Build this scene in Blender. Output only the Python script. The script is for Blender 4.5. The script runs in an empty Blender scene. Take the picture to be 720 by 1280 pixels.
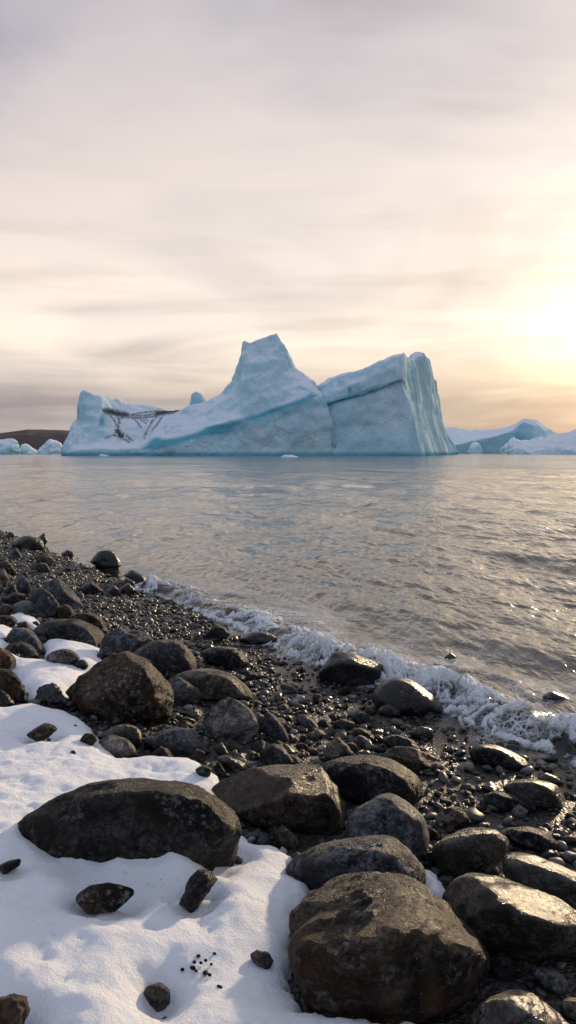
import bpy, bmesh, math, random
import numpy as np
from mathutils import Vector, Matrix

random.seed(7)
rng = np.random.default_rng(11)
S = bpy.context.scene
COL = S.collection

# ------------------------------------------------------------------ camera maths (720 x 1280 photo pixels)
F = 989.0
HOR = 563.0
PITCH = math.atan((640 - HOR) / F)
CAMZ = 2.0
FWD = np.array([0, math.cos(PITCH), -math.sin(PITCH)])
UP = np.array([0, math.sin(PITCH), math.cos(PITCH)])
RT = np.array([1.0, 0, 0])
CAM = np.array([0, 0, CAMZ])

def ray(px, py):
    px = np.asarray(px, float); py = np.asarray(py, float)
    return ((px - 360) / F)[..., None] * RT + ((640 - py) / F)[..., None] * UP + FWD   # depth 1

def at_depth(px, py, dep):
    return CAM + ray(px, py) * np.asarray(dep, float)[..., None]

def project(P):
    q = P - CAM
    dep = np.maximum(q @ FWD, 1e-3)
    return 360 + F * (q @ RT) / dep, 640 - F * (q @ UP) / dep

def at_z(px, py, z):
    r = ray(px, py)
    t = (z - CAMZ) / r[..., 2]
    return CAM + r * t[..., None]

# ------------------------------------------------------------------ noise
_perm = np.random.default_rng(3).permutation(256)
_perm = np.concatenate([_perm, _perm, _perm]).astype(np.int64)
_g = np.random.default_rng(4).normal(size=(256, 3)); _g /= np.linalg.norm(_g, axis=1)[:, None]

def perlin(P):
    P = np.asarray(P, float)
    I = np.floor(P).astype(np.int64); f = P - I
    I &= 255
    u = f * f * f * (f * (f * 6 - 15) + 10)
    out = 0
    for dx in (0, 1):
        a = _perm[I[..., 0] + dx]
        wx = u[..., 0] if dx else 1 - u[..., 0]
        for dy in (0, 1):
            b = _perm[(a + I[..., 1] + dy) & 511]
            wy = u[..., 1] if dy else 1 - u[..., 1]
            for dz in (0, 1):
                g = _g[_perm[(b + I[..., 2] + dz) & 511]]
                wz = u[..., 2] if dz else 1 - u[..., 2]
                d = g[..., 0] * (f[..., 0] - dx) + g[..., 1] * (f[..., 1] - dy) + g[..., 2] * (f[..., 2] - dz)
                out = out + d * (wx * wy * wz)
    return out * 1.6

def fbm(P, oct=4, gain=0.5, lac=2.03, ridged=False):
    s = 0; a = 1.0; tot = 0
    P = np.asarray(P, float)
    for i in range(oct):
        n = perlin(P + 17.3 * i)
        if ridged: n = 1 - 2 * np.abs(n)
        s = s + a * n; tot += a
        a *= gain; P = P * lac
    return s / tot

def worley(P, seed=0):
    """distance to the nearest of one random point per unit cell"""
    I = np.floor(P).astype(np.int64); best = np.full(P.shape[:-1], 9.0)
    for dx in (-1, 0, 1):
        for dy in (-1, 0, 1):
            for dz in (-1, 0, 1):
                J = I + np.array([dx, dy, dz]); K = (J + seed * 7) & 255
                h = _perm[(_perm[(_perm[K[..., 0]] + K[..., 1]) & 511] + K[..., 2]) & 511]
                c = J + .5 + _g[h] * .55
                best = np.minimum(best, ((P - c) ** 2).sum(-1))
    return np.sqrt(best)

def sstep(a, b, x):
    t = np.clip((x - a) / (b - a), 0, 1)
    return t * t * (3 - 2 * t)

# ------------------------------------------------------------------ mesh helpers
def mesh_np(name, V, Fc, smooth=True):
    """V (n,3), Fc (m,3) or (m,4)."""
    me = bpy.data.meshes.new(name)
    V = np.ascontiguousarray(V, np.float32); Fc = np.ascontiguousarray(Fc, np.int32)
    k = Fc.shape[1]
    me.vertices.add(len(V)); me.vertices.foreach_set('co', V.ravel())
    me.loops.add(Fc.size); me.loops.foreach_set('vertex_index', Fc.ravel())
    me.polygons.add(len(Fc))
    me.polygons.foreach_set('loop_start', np.arange(0, Fc.size, k, dtype=np.int32))
    me.polygons.foreach_set('use_smooth', np.full(len(Fc), smooth))
    me.update(calc_edges=True); me.validate()
    return me

def attr(me, name, vals):
    a = me.attributes.new(name, 'FLOAT', 'POINT')
    a.data.foreach_set('value', np.ascontiguousarray(vals, np.float32).ravel())

def grid_faces(nu, nv, mask=None, flip=False):
    i = np.arange(nu - 1)[:, None]; j = np.arange(nv - 1)[None, :]
    a = i * nv + j
    q = np.stack([a, a + nv, a + nv + 1, a + 1], -1)
    if flip: q = q[..., ::-1]
    if mask is not None: q = q[mask]
    return q.reshape(-1, 4)

def link(name, me, mat=None, parent=None, loc=None):
    o = bpy.data.objects.new(name, me); COL.objects.link(o)
    if mat is not None:
        me.materials.clear(); me.materials.append(mat)
    if parent is not None: o.parent = parent
    if loc is not None: o.location = loc
    return o

def tag(o, label=None, cat=None, group=None, kind=None):
    if label: o['label'] = label
    if cat: o['category'] = cat
    if group: o['group'] = group
    if kind: o['kind'] = kind
    return o

_ico = {}
def ico(n):
    if n not in _ico:
        bm = bmesh.new(); bmesh.ops.create_icosphere(bm, subdivisions=n, radius=1.0)
        bm.verts.ensure_lookup_table()
        V = np.array([v.co[:] for v in bm.verts]); Fc = np.array([[v.index for v in f.verts] for f in bm.faces])
        bm.free(); _ico[n] = (V, Fc)
    return _ico[n]

# ------------------------------------------------------------------ node helper
class NT:
    def __init__(s, name):
        s.m = bpy.data.materials.new(name); s.m.use_nodes = True
        s.t = s.m.node_tree; s.t.nodes.clear()
        s.out = s.n('ShaderNodeOutputMaterial')
    def n(s, typ, **kw):
        nd = s.t.nodes.new(typ)
        for k, v in kw.items():
            if k.startswith('_'):
                setattr(nd, k[1:], v)
        for k, v in kw.items():
            if not k.startswith('_'):
                key = int(k[1:]) if k[0] == 'i' and k[1:].isdigit() else k.replace('__', ' ')
                s.set(nd.inputs[key], v)
        return nd
    def set(s, sock, v):
        if isinstance(v, bpy.types.NodeSocket): s.t.links.new(v, sock)
        else: sock.default_value = v
    def math(s, op, a, b=0.0, c=None, clamp=False):
        nd = s.t.nodes.new('ShaderNodeMath'); nd.operation = op; nd.use_clamp = clamp
        s.set(nd.inputs[0], a); s.set(nd.inputs[1], b)
        if c is not None: s.set(nd.inputs[2], c)
        return nd.outputs[0]
    def mix(s, fac, a, b, mode='MIX'):
        nd = s.t.nodes.new('ShaderNodeMix'); nd.data_type = 'RGBA'; nd.blend_type = mode
        s.set(nd.inputs[0], fac); s.set(nd.inputs[6], a); s.set(nd.inputs[7], b)
        return nd.outputs[2]
    def ramp(s, fac, stops):
        nd = s.t.nodes.new('ShaderNodeValToRGB'); s.set(nd.inputs[0], fac)
        e = nd.color_ramp.elements
        while len(e) < len(stops): e.new(0.5)
        for el, (p, c) in zip(e, stops):
            el.position = p
            el.color = (c, c, c, 1) if isinstance(c, (int, float)) else (*c, 1)
        return nd.outputs[0]
    def noise(s, vec, scale, detail=4, rough=0.5, dist=0.0):
        nd = s.n('ShaderNodeTexNoise', Vector=vec, Scale=scale, Detail=detail, Roughness=rough, Distortion=dist)
        return nd.outputs[0]
    def maprange(s, v, a, b, c=0.0, d=1.0):
        nd = s.t.nodes.new('ShaderNodeMapRange'); s.set(nd.inputs[0], v)
        for i, x in enumerate((a, b, c, d)): s.set(nd.inputs[i + 1], x)
        return nd.outputs[0]
    def bump(s, h, strength, dist, normal=None):
        nd = s.n('ShaderNodeBump', Height=h, Strength=strength, Distance=dist)
        if normal is not None: s.set(nd.inputs['Normal'], normal)
        return nd.outputs[0]
    def attr(s, name):
        return s.n('ShaderNodeAttribute', _attribute_name=name).outputs['Fac']
    def done(s, sh):
        s.t.links.new(sh, s.out.inputs[0]); return s.m

def C4(c): return (*c, 1)

# ------------------------------------------------------------------ camera
cam = bpy.data.cameras.new('camera'); camo = bpy.data.objects.new('camera', cam); COL.objects.link(camo)
cam.sensor_fit = 'VERTICAL'; cam.sensor_height = 36.0; cam.lens = F / 1280 * 36.0
cam.clip_start = 0.05; cam.clip_end = 60000
camo.location = (0, 0, CAMZ); camo.rotation_euler = (math.pi / 2 - PITCH, 0, 0)
S.camera = camo

# ------------------------------------------------------------------ light
SUN_AZ, SUN_EL = math.radians(33.0), math.radians(10.5)
sd = np.array([math.sin(SUN_AZ) * math.cos(SUN_EL), math.cos(SUN_AZ) * math.cos(SUN_EL), math.sin(SUN_EL)])
sl = bpy.data.lights.new('sun', 'SUN'); sl.energy = 3.5; sl.angle = math.radians(2.5); sl.color = (1.0, 0.77, 0.49)
so = bpy.data.objects.new('sun', sl); COL.objects.link(so)
so.rotation_euler = Vector(sd).to_track_quat('Z', 'Y').to_euler()

W = bpy.data.worlds.new('World'); S.world = W; W.use_nodes = True
def build_world():
    t = NT.__new__(NT); t.t = W.node_tree; t.t.nodes.clear()
    out = t.n('ShaderNodeOutputWorld')
    bg = t.n('ShaderNodeBackground', Strength=0.1)
    sky = t.n('ShaderNodeTexSky', _sky_type='NISHITA', _sun_disc=False)
    sky.sun_elevation = SUN_EL; sky.sun_rotation = SUN_AZ
    sky.air_density = 1.0; sky.dust_density = 3.0
    d = t.n('ShaderNodeTexCoord').outputs['Generated']
    sep = t.n('ShaderNodeSeparateXYZ', Vector=d)
    z = sep.outputs[2]
    zc = t.math('MAXIMUM', z, 0.0)
    # angle to the sun, sky flattened a little so that the glow spreads along the cloud deck
    dot = t.n('ShaderNodeVectorMath', _operation='DOT_PRODUCT'); t.set(dot.inputs[0], d)
    gd = np.array([math.sin(math.radians(25)) , math.cos(math.radians(25)), 0.145]); gd /= np.linalg.norm(gd)
    dot.inputs[1].default_value = gd
    ca = dot.outputs[1]
    ang = t.math('ARCCOSINE', t.math('MINIMUM', ca, 0.99999))
    # cloud deck seen in perspective
    den = t.math('ADD', zc, 0.07)
    cx = t.math('DIVIDE', sep.outputs[0], den); cy = t.math('DIVIDE', sep.outputs[1], den)
    cv = t.n('ShaderNodeCombineXYZ', X=t.math('MULTIPLY', cx, 0.75), Y=cy, Z=0.35).outputs[0]
    n1 = t.noise(cv, 0.6, 4, 0.5, 0.8)
    cv2 = t.n('ShaderNodeCombineXYZ', X=t.math('MULTIPLY', sep.outputs[0], 1.6), Y=t.math('MULTIPLY', sep.outputs[1], 1.6), Z=t.math('MULTIPLY', z, 3.6)).outputs[0]
    n2 = t.noise(cv2, 1.3, 5, 0.5, 0.5)
    cl = t.math('ADD', t.math('MULTIPLY', n1, 0.42), t.math('MULTIPLY', n2, 0.58))
    # base by elevation (z = sine of elevation), away from the sun
    base = t.ramp(z, [(0.0, (.41, .37, .38)), (0.06, (.46, .415, .42)), (0.085, (.74, .645, .59)), (0.14, (.92, .79, .70)),
                      (0.25, (.72, .64, .615)), (0.42, (.51, .475, .52)), (0.62, (.47, .45, .485)), (1.0, (.46, .55, .75))])
    warm = t.ramp(z, [(0.0, (.51, .425, .375)), (0.06, (.53, .44, .39)), (0.085, (.90, .74, .58)), (0.14, (1.0, .89, .76)),
                      (0.25, (.90, .80, .72)), (0.42, (.66, .605, .605)), (0.62, (.58, .54, .535)), (1.0, (.46, .55, .75))])
    wf = t.maprange(ang, 0.12, 0.85, 1.0, 0.0)
    col = t.mix(wf, base, warm)
    col = t.mix(t.maprange(ang, 1.15, 2.3), col, t.ramp(z, [(0, (.40, .43, .53)), (.3, (.57, .64, .81)), (1, (.46, .55, .75))]))
    # light and dark cloud
    cr = t.ramp(cl, [(0.42, (.76, .74, .77)), (0.5, (1.0, 1.0, 1.0)), (0.58, (1.19, 1.155, 1.10))])
    col = t.mix(1.0, col, cr, 'MULTIPLY')
    # thin dark stratus streaks low over the horizon
    cv3 = t.n('ShaderNodeCombineXYZ', X=t.math('MULTIPLY', sep.outputs[0], 2.2), Y=t.math('MULTIPLY', sep.outputs[1], 2.2), Z=t.math('MULTIPLY', z, 26.0)).outputs[0]
    n3 = t.noise(cv3, 1.3, 5, 0.5, 0.2)
    st = t.math('MULTIPLY', t.maprange(n3, 0.50, 0.66), t.ramp(z, [(0.02, 0.0), (0.07, 1.0), (0.2, 0.7), (0.36, 0.0)]), clamp=True)
    col = t.mix(t.math('MULTIPLY', st, 0.42), col, t.mix(wf, C4((.44, .40, .41)), C4((.60, .47, .34))))
    # the hidden sun's glow through the cloud
    g1 = t.math('EXPONENT', t.math('MULTIPLY', t.math('POWER', ang, 2.0), -240.0))
    g2 = t.math('EXPONENT', t.math('MULTIPLY', ang, -5.0))
    gz = t.maprange(z, 0.05, 0.13, 0.12, 1.0)
    occl = t.math('SUBTRACT', 1.0, t.math('MULTIPLY', st, 0.5))
    gl = t.math('MULTIPLY', t.math('MULTIPLY', gz, occl), 1.0)
    col = t.mix(1.0, col, t.mix(t.math('MULTIPLY', g1, gl), C4((0, 0, 0)), C4((1.2, 1.1, .93))), 'ADD')
    col = t.mix(1.0, col, t.mix(t.math('MULTIPLY', g2, gl), C4((0, 0, 0)), C4((.17, .145, .115))), 'ADD')
    sc = t.n('ShaderNodeVectorMath', _operation='SCALE'); t.set(sc.inputs[0], col); sc.inputs['Scale'].default_value = 10.0
    fin = t.mix(0.90, sky.outputs[0], sc.outputs[0])
    t.t.links.new(fin, bg.inputs[0]); t.t.links.new(bg.outputs[0], out.inputs[0])
build_world()

# ------------------------------------------------------------------ shoreline and ground
_sp = np.array([(30, 676), (100, 705), (165, 731), (200, 745), (250, 768), (300, 785), (350, 812), (400, 830), (450, 852), (500, 872), (560, 893),
                (600, 908), (650, 927), (720, 952)], float)
SHW = at_z(_sp[:, 0], _sp[:, 1], np.full(len(_sp), 0.02))[:, :2]
_c = SHW.mean(0); _u, _sv, _vt = np.linalg.svd(SHW - _c)
SDIR = _vt[0] if _vt[0][0] > 0 else -_vt[0]           # along the shore, towards the right of the photo
SNRM = np.array([-SDIR[1], SDIR[0]])
if SNRM @ (np.array([0, 0]) - _c) < 0: SNRM = -SNRM   # landward
_tt = (SHW - _c) @ SDIR; _ss = (SHW - _c) @ SNRM
_o = np.argsort(_tt); _tt = _tt[_o]; _ss = _ss[_o]
def shore_ts(xy):
    q = xy - _c
    t = q @ SDIR; s = q @ SNRM - np.interp(t, _tt, _ss)
    return t, s
def ground_z(xy, noise=True):
    t, s = shore_ts(xy)
    z = np.where(s > 0, 0.112 * s, 0.16 * s)
    z = np.where(s > 9, 0.112 * 9 + 0.04 * (s - 9), z)
    z = np.maximum(np.minimum(z, 2.2), -8)
    if noise:
        P = np.concatenate([xy, np.zeros(xy.shape[:-1] + (1,))], -1)
        near = np.exp(-np.linalg.norm(xy - np.array([-1, 7]), axis=-1) / 40)
        z = z + near * (0.035 * perlin(P * 0.9) + 0.016 * perlin(P * 3.1 + 5))
    return z
print('shore', _c, SDIR, SNRM, 'cam s', shore_ts(np.array([[0., 0.]]))[1], 'ground', ground_z(np.array([[0., 0.], [-1, 3]])))

def surf(t, s):
    """the little breaking wave: distance from its leading edge, envelope, vigour, height of the water ridge under the foam"""
    def line(f, o): return fbm(np.stack([t * f, t * 0 + o, t * 0], -1), 3)
    w = s - (.17 * line(.9, 3) + .09 * line(3.1, 8))
    env = sstep(-4.6, -2.9, t)
    vig = np.clip(.55 + .3 * sstep(0, 3.5, t) + .9 * line(.75, 9) + .6 * line(2.4, 19), .05, 1.6)
    ridge = (.04 + .115 * vig) * env * np.exp(-((w + .26) / np.where(w > -.26, .15, .30)) ** 2)
    return w, env, vig, ridge

def hit_ground(px, py, lift=0.0, snow=False):
    p = np.array([float(px)]); q = np.array([float(py)])
    r = ray(p, q)[0]
    if r[2] >= -0.01: return CAM + r * 60
    tk = 0.8 * 1.009 ** np.arange(500)
    Q = CAM + r * tk[:, None]
    g = np.maximum(ground_z(Q[:, :2]), 0.0) + lift
    if snow: g = np.maximum(g, snow_z(Q[:, :2])[0])
    d = Q[:, 2] - g
    i = int(np.argmax(d <= 0)) if (d <= 0).any() else 499
    if i == 0: return Q[0]
    u = d[i - 1] / (d[i - 1] - d[i])
    return Q[i - 1] + (Q[i] - Q[i - 1]) * u

# ------------------------------------------------------------------ snow patches (outline on the ground)
SNOW_PX = [
    [(-120, 880), (0, 884), (40, 880), (85, 888), (112, 905), (128, 922), (150, 946), (190, 944), (238, 946), (268, 958), (276, 975), (268, 992),
     (285, 1010), (300, 1040), (318, 1052), (345, 1054), (372, 1068), (360, 1090), (394, 1106), (376, 1128), (366, 1160), (358, 1210), (374, 1255), (430, 1262), (480, 1275),
     (560, 1268), (620, 1310), (640, 1420), (-260, 1420), (-260, 1100)],
    [(22, 838), (45, 826), (75, 824), (108, 836), (100, 855), (78, 868), (40, 872), (26, 856)],
    [(52, 800), (78, 800), (128, 810), (128, 834), (96, 840), (76, 824), (58, 818)],
    [(-30, 808), (0, 812), (30, 822), (70, 826), (60, 842), (30, 842), (-30, 832)],
    [(6, 770), (30, 764), (52, 776), (46, 784), (18, 780)],
    [(-30, 782), (12, 783), (24, 787), (8, 794), (-30, 794)],
    [(-30, 794), (8, 799), (18, 806), (4, 811), (-30, 806)],
    [(512, 1082), (540, 1082), (562, 1108), (556, 1122), (530, 1112)],
]
SNOW_W = []
for poly in SNOW_PX:
    a = np.array(poly, float)
    pts = []
    for x, y in a: pts.append(hit_ground(x, min(y, 1800), 0.05)[:2])
    SNOW_W.append(np.array(pts))
def poly_sd(P, poly):
    """signed distance, positive inside"""
    n = len(poly); d = np.full(P.shape[0], 1e9); ins = np.zeros(P.shape[0], bool)
    for i in range(n):
        a, b = poly[i], poly[(i + 1) % n]
        e = b - a; w = P - a
        t = np.clip((w @ e) / (e @ e + 1e-12), 0, 1)
        d = np.minimum(d, np.linalg.norm(w - t[:, None] * e, axis=1))
        c = ((a[1] > P[:, 1]) != (b[1] > P[:, 1]))
        with np.errstate(divide='ignore', invalid='ignore'):
            xx = a[0] + (P[:, 1] - a[1]) / (b[1] - a[1]) * (b[0] - a[0])
        ins ^= c & (P[:, 0] < xx)
    return np.where(ins, d, -d)
def snow_sd(P):
    d = np.full(P.shape[0], -1e9)
    for pw in SNOW_W: d = np.maximum(d, poly_sd(P, pw))
    return d

SNOW_BANKS = [(x, y, h, r, hit_ground(x, min(y, 1300), .09)[:2]) for x, y, h, r in (
    (226, 1090, .12, .13), (110, 1085, .035, .22), (30, 1060, .03, .2), (205, 1235, -.045, .10), (190, 1260, -.03, .1), (240, 1152, -.03, .1), (150, 1125, -.03, .12), (345, 1105, .03, .15),
    (40, 1235, .03, .2), (310, 1280, .04, .2), (80, 960, .03, .3), (170, 1170, .025, .2), (30, 1150, .03, .25), (300, 1130, .03, .15), (250, 1180, .02, .12), (150, 1255, .02, .12))]
def snow_z(xy):
    P = np.concatenate([xy, np.zeros((len(xy), 1))], 1)
    d = snow_sd(xy) + 0.045 * fbm(P * 5, 4, .6) + .012 * perlin(P * 28)
    thick = np.where(d > 0, 0.095 * np.sqrt(np.clip(1 - (1 - np.clip(d / .22, 0, 1)) ** 2, 0, 1)), -0.4 * np.minimum(-d, .12) - .012)
    ins = sstep(0.02, .3, d)
    lumps = .050 * fbm(P * 1.6 + 3, 3) + .036 * fbm(P * 4.5 + 8, 3) + .018 * fbm(P * 13, 4, .6) + .006 * fbm(P * 42, 3, .6)
    z = ground_z(xy, True) + thick + ins * lumps
    for px, py, h, rad, c in SNOW_BANKS:
        z = z + h * np.exp(-((xy - c) ** 2).sum(1) / rad ** 2) * ins
    return z, d, ins

# ------------------------------------------------------------------ materials
def rock_mat(name, c0, c1, c2, rough=(0.35, 0.6), speck=0.3, stain=None, stain_amt=0.0, tex=1.0, bump=0.6, band=False, spec=0.5, coat=0.0, lum=1.0):
    c0, c1, c2 = (tuple(x * f for x in c) for c, f in ((c0, .23 * lum), (c1, .43 * lum), (c2, .88 * lum)))
    t = NT(name)
    tc = t.n('ShaderNodeTexCoord'); ob = tc.outputs['Object']
    rnd = t.n('ShaderNodeObjectInfo').outputs['Random']
    off = t.n('ShaderNodeVectorMath', _operation='ADD'); t.set(off.inputs[0], ob)
    cmb = t.n('ShaderNodeCombineXYZ', X=t.math('MULTIPLY', rnd, 37.0), Y=t.math('MULTIPLY', rnd, 11.0), Z=t.math('MULTIPLY', rnd, 71.0))
    t.set(off.inputs[1], cmb.outputs[0]); v = off.outputs[0]
    if band:
        mp = t.n('ShaderNodeMapping', Vector=v); mp.inputs['Scale'].default_value = (0.6, 0.6, 5.0); mp.inputs['Rotation'].default_value = (0.5, 0.25, 0); v1 = mp.outputs[0]
    else: v1 = v
    n1 = t.noise(v1, 5.0 * tex, 9, 0.62, 0.4)
    n2 = t.noise(v, 24.0 * tex, 8, 0.75, 0.3)
    nf = t.noise(v, 70.0 * tex, 6, 0.7)
    col = t.ramp(n1, [(0.40, c0), (0.50, c1), (0.60, c2)])
    pat = t.maprange(n2, 0.50, 0.57)
    col = t.mix(t.math('MULTIPLY', pat, .75), col, C4(tuple(x * .8 for x in c0)))
    pal = t.maprange(t.noise(v, 15.0 * tex, 8, 0.72, 0.6), 0.53, 0.62)
    col = t.mix(t.math('MULTIPLY', pal, .6), col, C4(tuple(x * 1.25 for x in c2)))
    col = t.mix(1.0, col, t.ramp(nf, [(0.34, .45), (0.5, 1.0), (0.66, 1.75)]), 'MULTIPLY')
    if stain:
        n3 = t.noise(v, 3.1 * tex, 7, 0.65, 0.8)
        col = t.mix(t.math('MULTIPLY', t.maprange(n3, 0.46, 0.58), stain_amt), col, C4(tuple(x * .7 for x in stain)))
    # lichen-like pale blotches and mineral specks
    n4 = t.noise(v, 38.0 * tex, 4, 0.6)
    n5 = t.noise(v, 4.0 * tex, 3, 0.5)
    sp = t.math('MULTIPLY', t.maprange(n4, 0.53, 0.62), t.maprange(n5, 0.44, 0.58), clamp=True)
    col = t.mix(t.math('MULTIPLY', sp, speck), col, C4((.24, .235, .23)))
    vo = t.n('ShaderNodeTexVoronoi', Vector=v, Scale=55.0 * tex)
    fl = t.math('MULTIPLY', t.maprange(vo.outputs['Distance'], 0.16, 0.08), t.maprange(t.n('ShaderNodeSeparateColor', Color=vo.outputs['Color']).outputs[0], 0.86, 0.9))
    col = t.mix(t.math('MULTIPLY', fl, min(1.0, speck * 1.6)), col, C4((.30, .29, .27)))
    # cracks
    vc = t.n('ShaderNodeTexVoronoi', _feature='DISTANCE_TO_EDGE', Vector=t.n('ShaderNodeVectorMath', _operation='ADD', i0=v, i1=t.n('ShaderNodeTexNoise', Vector=v, Scale=6.0 * tex, Detail=4).outputs['Color']).outputs[0], Scale=3.0 * tex)
    ck = t.maprange(vc.outputs[0], 0.0, 0.03, 1.0, 0.0)
    ck = t.math('MULTIPLY', ck, t.maprange(n5, 0.45, 0.6))
    col = t.mix(t.math('MULTIPLY', ck, 0.75), col, C4(tuple(x * 0.45 for x in c0)))
    val = t.maprange(rnd, 0, 1, 0.75, 1.25)
    col = t.mix(1.0, col, t.n('ShaderNodeCombineColor', Red=val, Green=val, Blue=val).outputs[0], 'MULTIPLY')
    nr = t.noise(v, 9.0 * tex, 6, 0.65)
    r = t.maprange(nr, 0.35, 0.65, rough[0], rough[1])
    hb = t.math('ADD', t.math('MULTIPLY', n2, 1.0), t.math('MULTIPLY', t.noise(v, 80.0 * tex, 6, 0.7), 0.5))
    hb = t.math('ADD', hb, t.math('MULTIPLY', t.noise(v, 9.0 * tex, 6, 0.7), 1.2))
    hb = t.math('SUBTRACT', hb, t.math('MULTIPLY', ck, 0.8))
    nm = t.bump(hb, min(1.0, bump * 1.3), 0.055 / tex)
    b = t.n('ShaderNodeBsdfPrincipled', Roughness=r, Normal=nm); t.set(b.inputs['Base Color'], col)
    b.inputs['Specular IOR Level'].default_value = spec * .6
    b.inputs['Coat Weight'].default_value = coat; b.inputs['Coat Roughness'].default_value = 0.22
    if coat: t.set(b.inputs['Coat Normal'], t.bump(n2, 0.25, 0.02))
    return t.done(b.outputs[0])

M = {
 'dark':  rock_mat('dark_basalt', (.014, .015, .019), (.026, .027, .032), (.055, .055, .060), (.35, .6), .55, spec=.28),
 'black': rock_mat('wet_black_basalt', (.008, .008, .009), (.014, .014, .015), (.026, .025, .024), (.16, .34), .22, bump=.3, coat=.25),
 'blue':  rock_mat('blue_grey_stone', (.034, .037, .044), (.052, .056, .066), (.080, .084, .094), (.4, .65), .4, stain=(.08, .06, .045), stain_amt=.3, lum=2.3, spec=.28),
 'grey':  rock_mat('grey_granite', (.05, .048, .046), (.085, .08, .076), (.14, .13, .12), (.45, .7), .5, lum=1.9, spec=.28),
 'brown': rock_mat('brown_stone', (.022, .018, .016), (.05, .038, .03), (.105, .078, .058), (.35, .6), .85, stain=(.13, .068, .034), stain_amt=.7, bump=.9, lum=1.25, spec=.28),
 'slab':  rock_mat('brown_slab_stone', (.028, .020, .016), (.062, .045, .034), (.12, .09, .066), (.25, .5), .6, stain=(.09, .05, .03), stain_amt=.5, bump=.9, coat=.15, lum=1.1, spec=.28),
 'mottle': rock_mat('mottled_charcoal_stone', (.016, .017, .021), (.034, .034, .038), (.085, .078, .070), (.35, .6), .8, stain=(.075, .055, .038), stain_amt=.4, bump=.8, lum=1.3, spec=.28),
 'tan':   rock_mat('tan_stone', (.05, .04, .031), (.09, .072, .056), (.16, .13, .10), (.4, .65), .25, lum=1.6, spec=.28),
 'gold':  rock_mat('wet_brown_stone', (.024, .020, .016), (.05, .041, .032), (.105, .085, .062), (.2, .42), .3, bump=.7, coat=.25, lum=1.0),
 'rust':  rock_mat('rusty_stone', (.04, .018, .011), (.085, .038, .02), (.15, .075, .04), (.3, .5), .15, lum=1.2),
 'band':  rock_mat('banded_black_stone', (.008, .008, .009), (.017, .017, .019), (.06, .057, .053), (.18, .36), .15, band=True, bump=.5, coat=.2),
 'wet':   rock_mat('glossy_wet_stone', (.02, .02, .023), (.05, .05, .055), (.12, .115, .11), (.08, .22), .2, stain=(.09, .05, .025), stain_amt=.6, bump=.5, coat=.5),
 'smooth': rock_mat('smooth_grey_pebble', (.04, .042, .048), (.06, .062, .07), (.09, .092, .10), (.4, .55), .3, bump=.2, lum=1.6),
}

# ------------------------------------------------------------------ rocks
def hull_planes(P, c):
    bm = bmesh.new()
    for p in P: bm.verts.new(p - c)
    r = bmesh.ops.convex_hull(bm, input=bm.verts)
    bm.normal_update()
    N, D = [], []
    for f in bm.faces:
        if f.calc_area() < 1e-9: continue
        n = np.array(f.normal[:]); d = n @ np.array(f.verts[0].co[:])
        if d < 0: n, d = -n, -d
        if d < 1e-5: continue
        if any(n @ m > 0.992 for m in N): continue
        N.append(n); D.append(d)
    bm.free()
    return np.array(N), np.array(D)

def hull_rock(P, dims_axes, dims, level, p, amp, seed, chip=0.0, cuts=0, strata=.25):
    c = P.mean(0)
    N, D = hull_planes(P, c)
    rg = np.random.default_rng(1000 + seed)
    for _ in range(cuts):                                       # broken faces
        n = rg.normal(size=3); n /= np.linalg.norm(n)
        n = n[0] * dims_axes[0] / dims[0] + n[1] * dims_axes[1] / dims[1] + n[2] * dims_axes[2] / dims[2]; n /= np.linalg.norm(n)
        h = ((P - c) @ n).max()
        N = np.concatenate([N, n[None]]); D = np.append(D, h * rg.uniform(.72, .92))
    V, Fc = ico(level)
    dirs = V[:, :1] * dims[0] * dims_axes[0] + V[:, 1:2] * dims[1] * dims_axes[1] + V[:, 2:] * dims[2] * dims_axes[2]
    dirs /= np.linalg.norm(dirs, axis=1)[:, None]
    q = np.maximum(dirs @ N.T, 0) / D
    r = (q ** p).sum(1) ** (-1.0 / p)
    X = dirs * r[:, None]
    size = float(np.mean(dims))
    o = np.array([seed * 3.17, seed * 1.31, seed * 7.7])
    Q = X / size
    n = 0.75 * fbm(Q * 1.4 + o, 3) + 0.55 * fbm(Q * 3.3 + o, 4, 0.55)
    n = n + 0.42 * np.minimum(fbm(Q * 4.5 + o + 9, 4, 0.6, ridged=True), 0.25)
    ax = rg.normal(size=3); ax /= np.linalg.norm(ax)
    st = (Q @ ax) * 3.2 + .5 * perlin(Q * 1.7 + o + 3)                        # ledges along the bedding
    n = n + strata * (np.abs((st % 1.0) - .5) * 2 - .5) * np.clip(.5 + perlin(Q * 1.3 + o + 77), 0, 1)
    if chip: n = n - chip * sstep(0.12, 0.4, perlin(Q * 2.2 + o + 31)) * 0.5
    n = n + .20 * fbm(Q * 12 + o, 4, .65)
    X = X * (1 + 1.15 * amp * n)[:, None]
    return X + c, Fc

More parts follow.
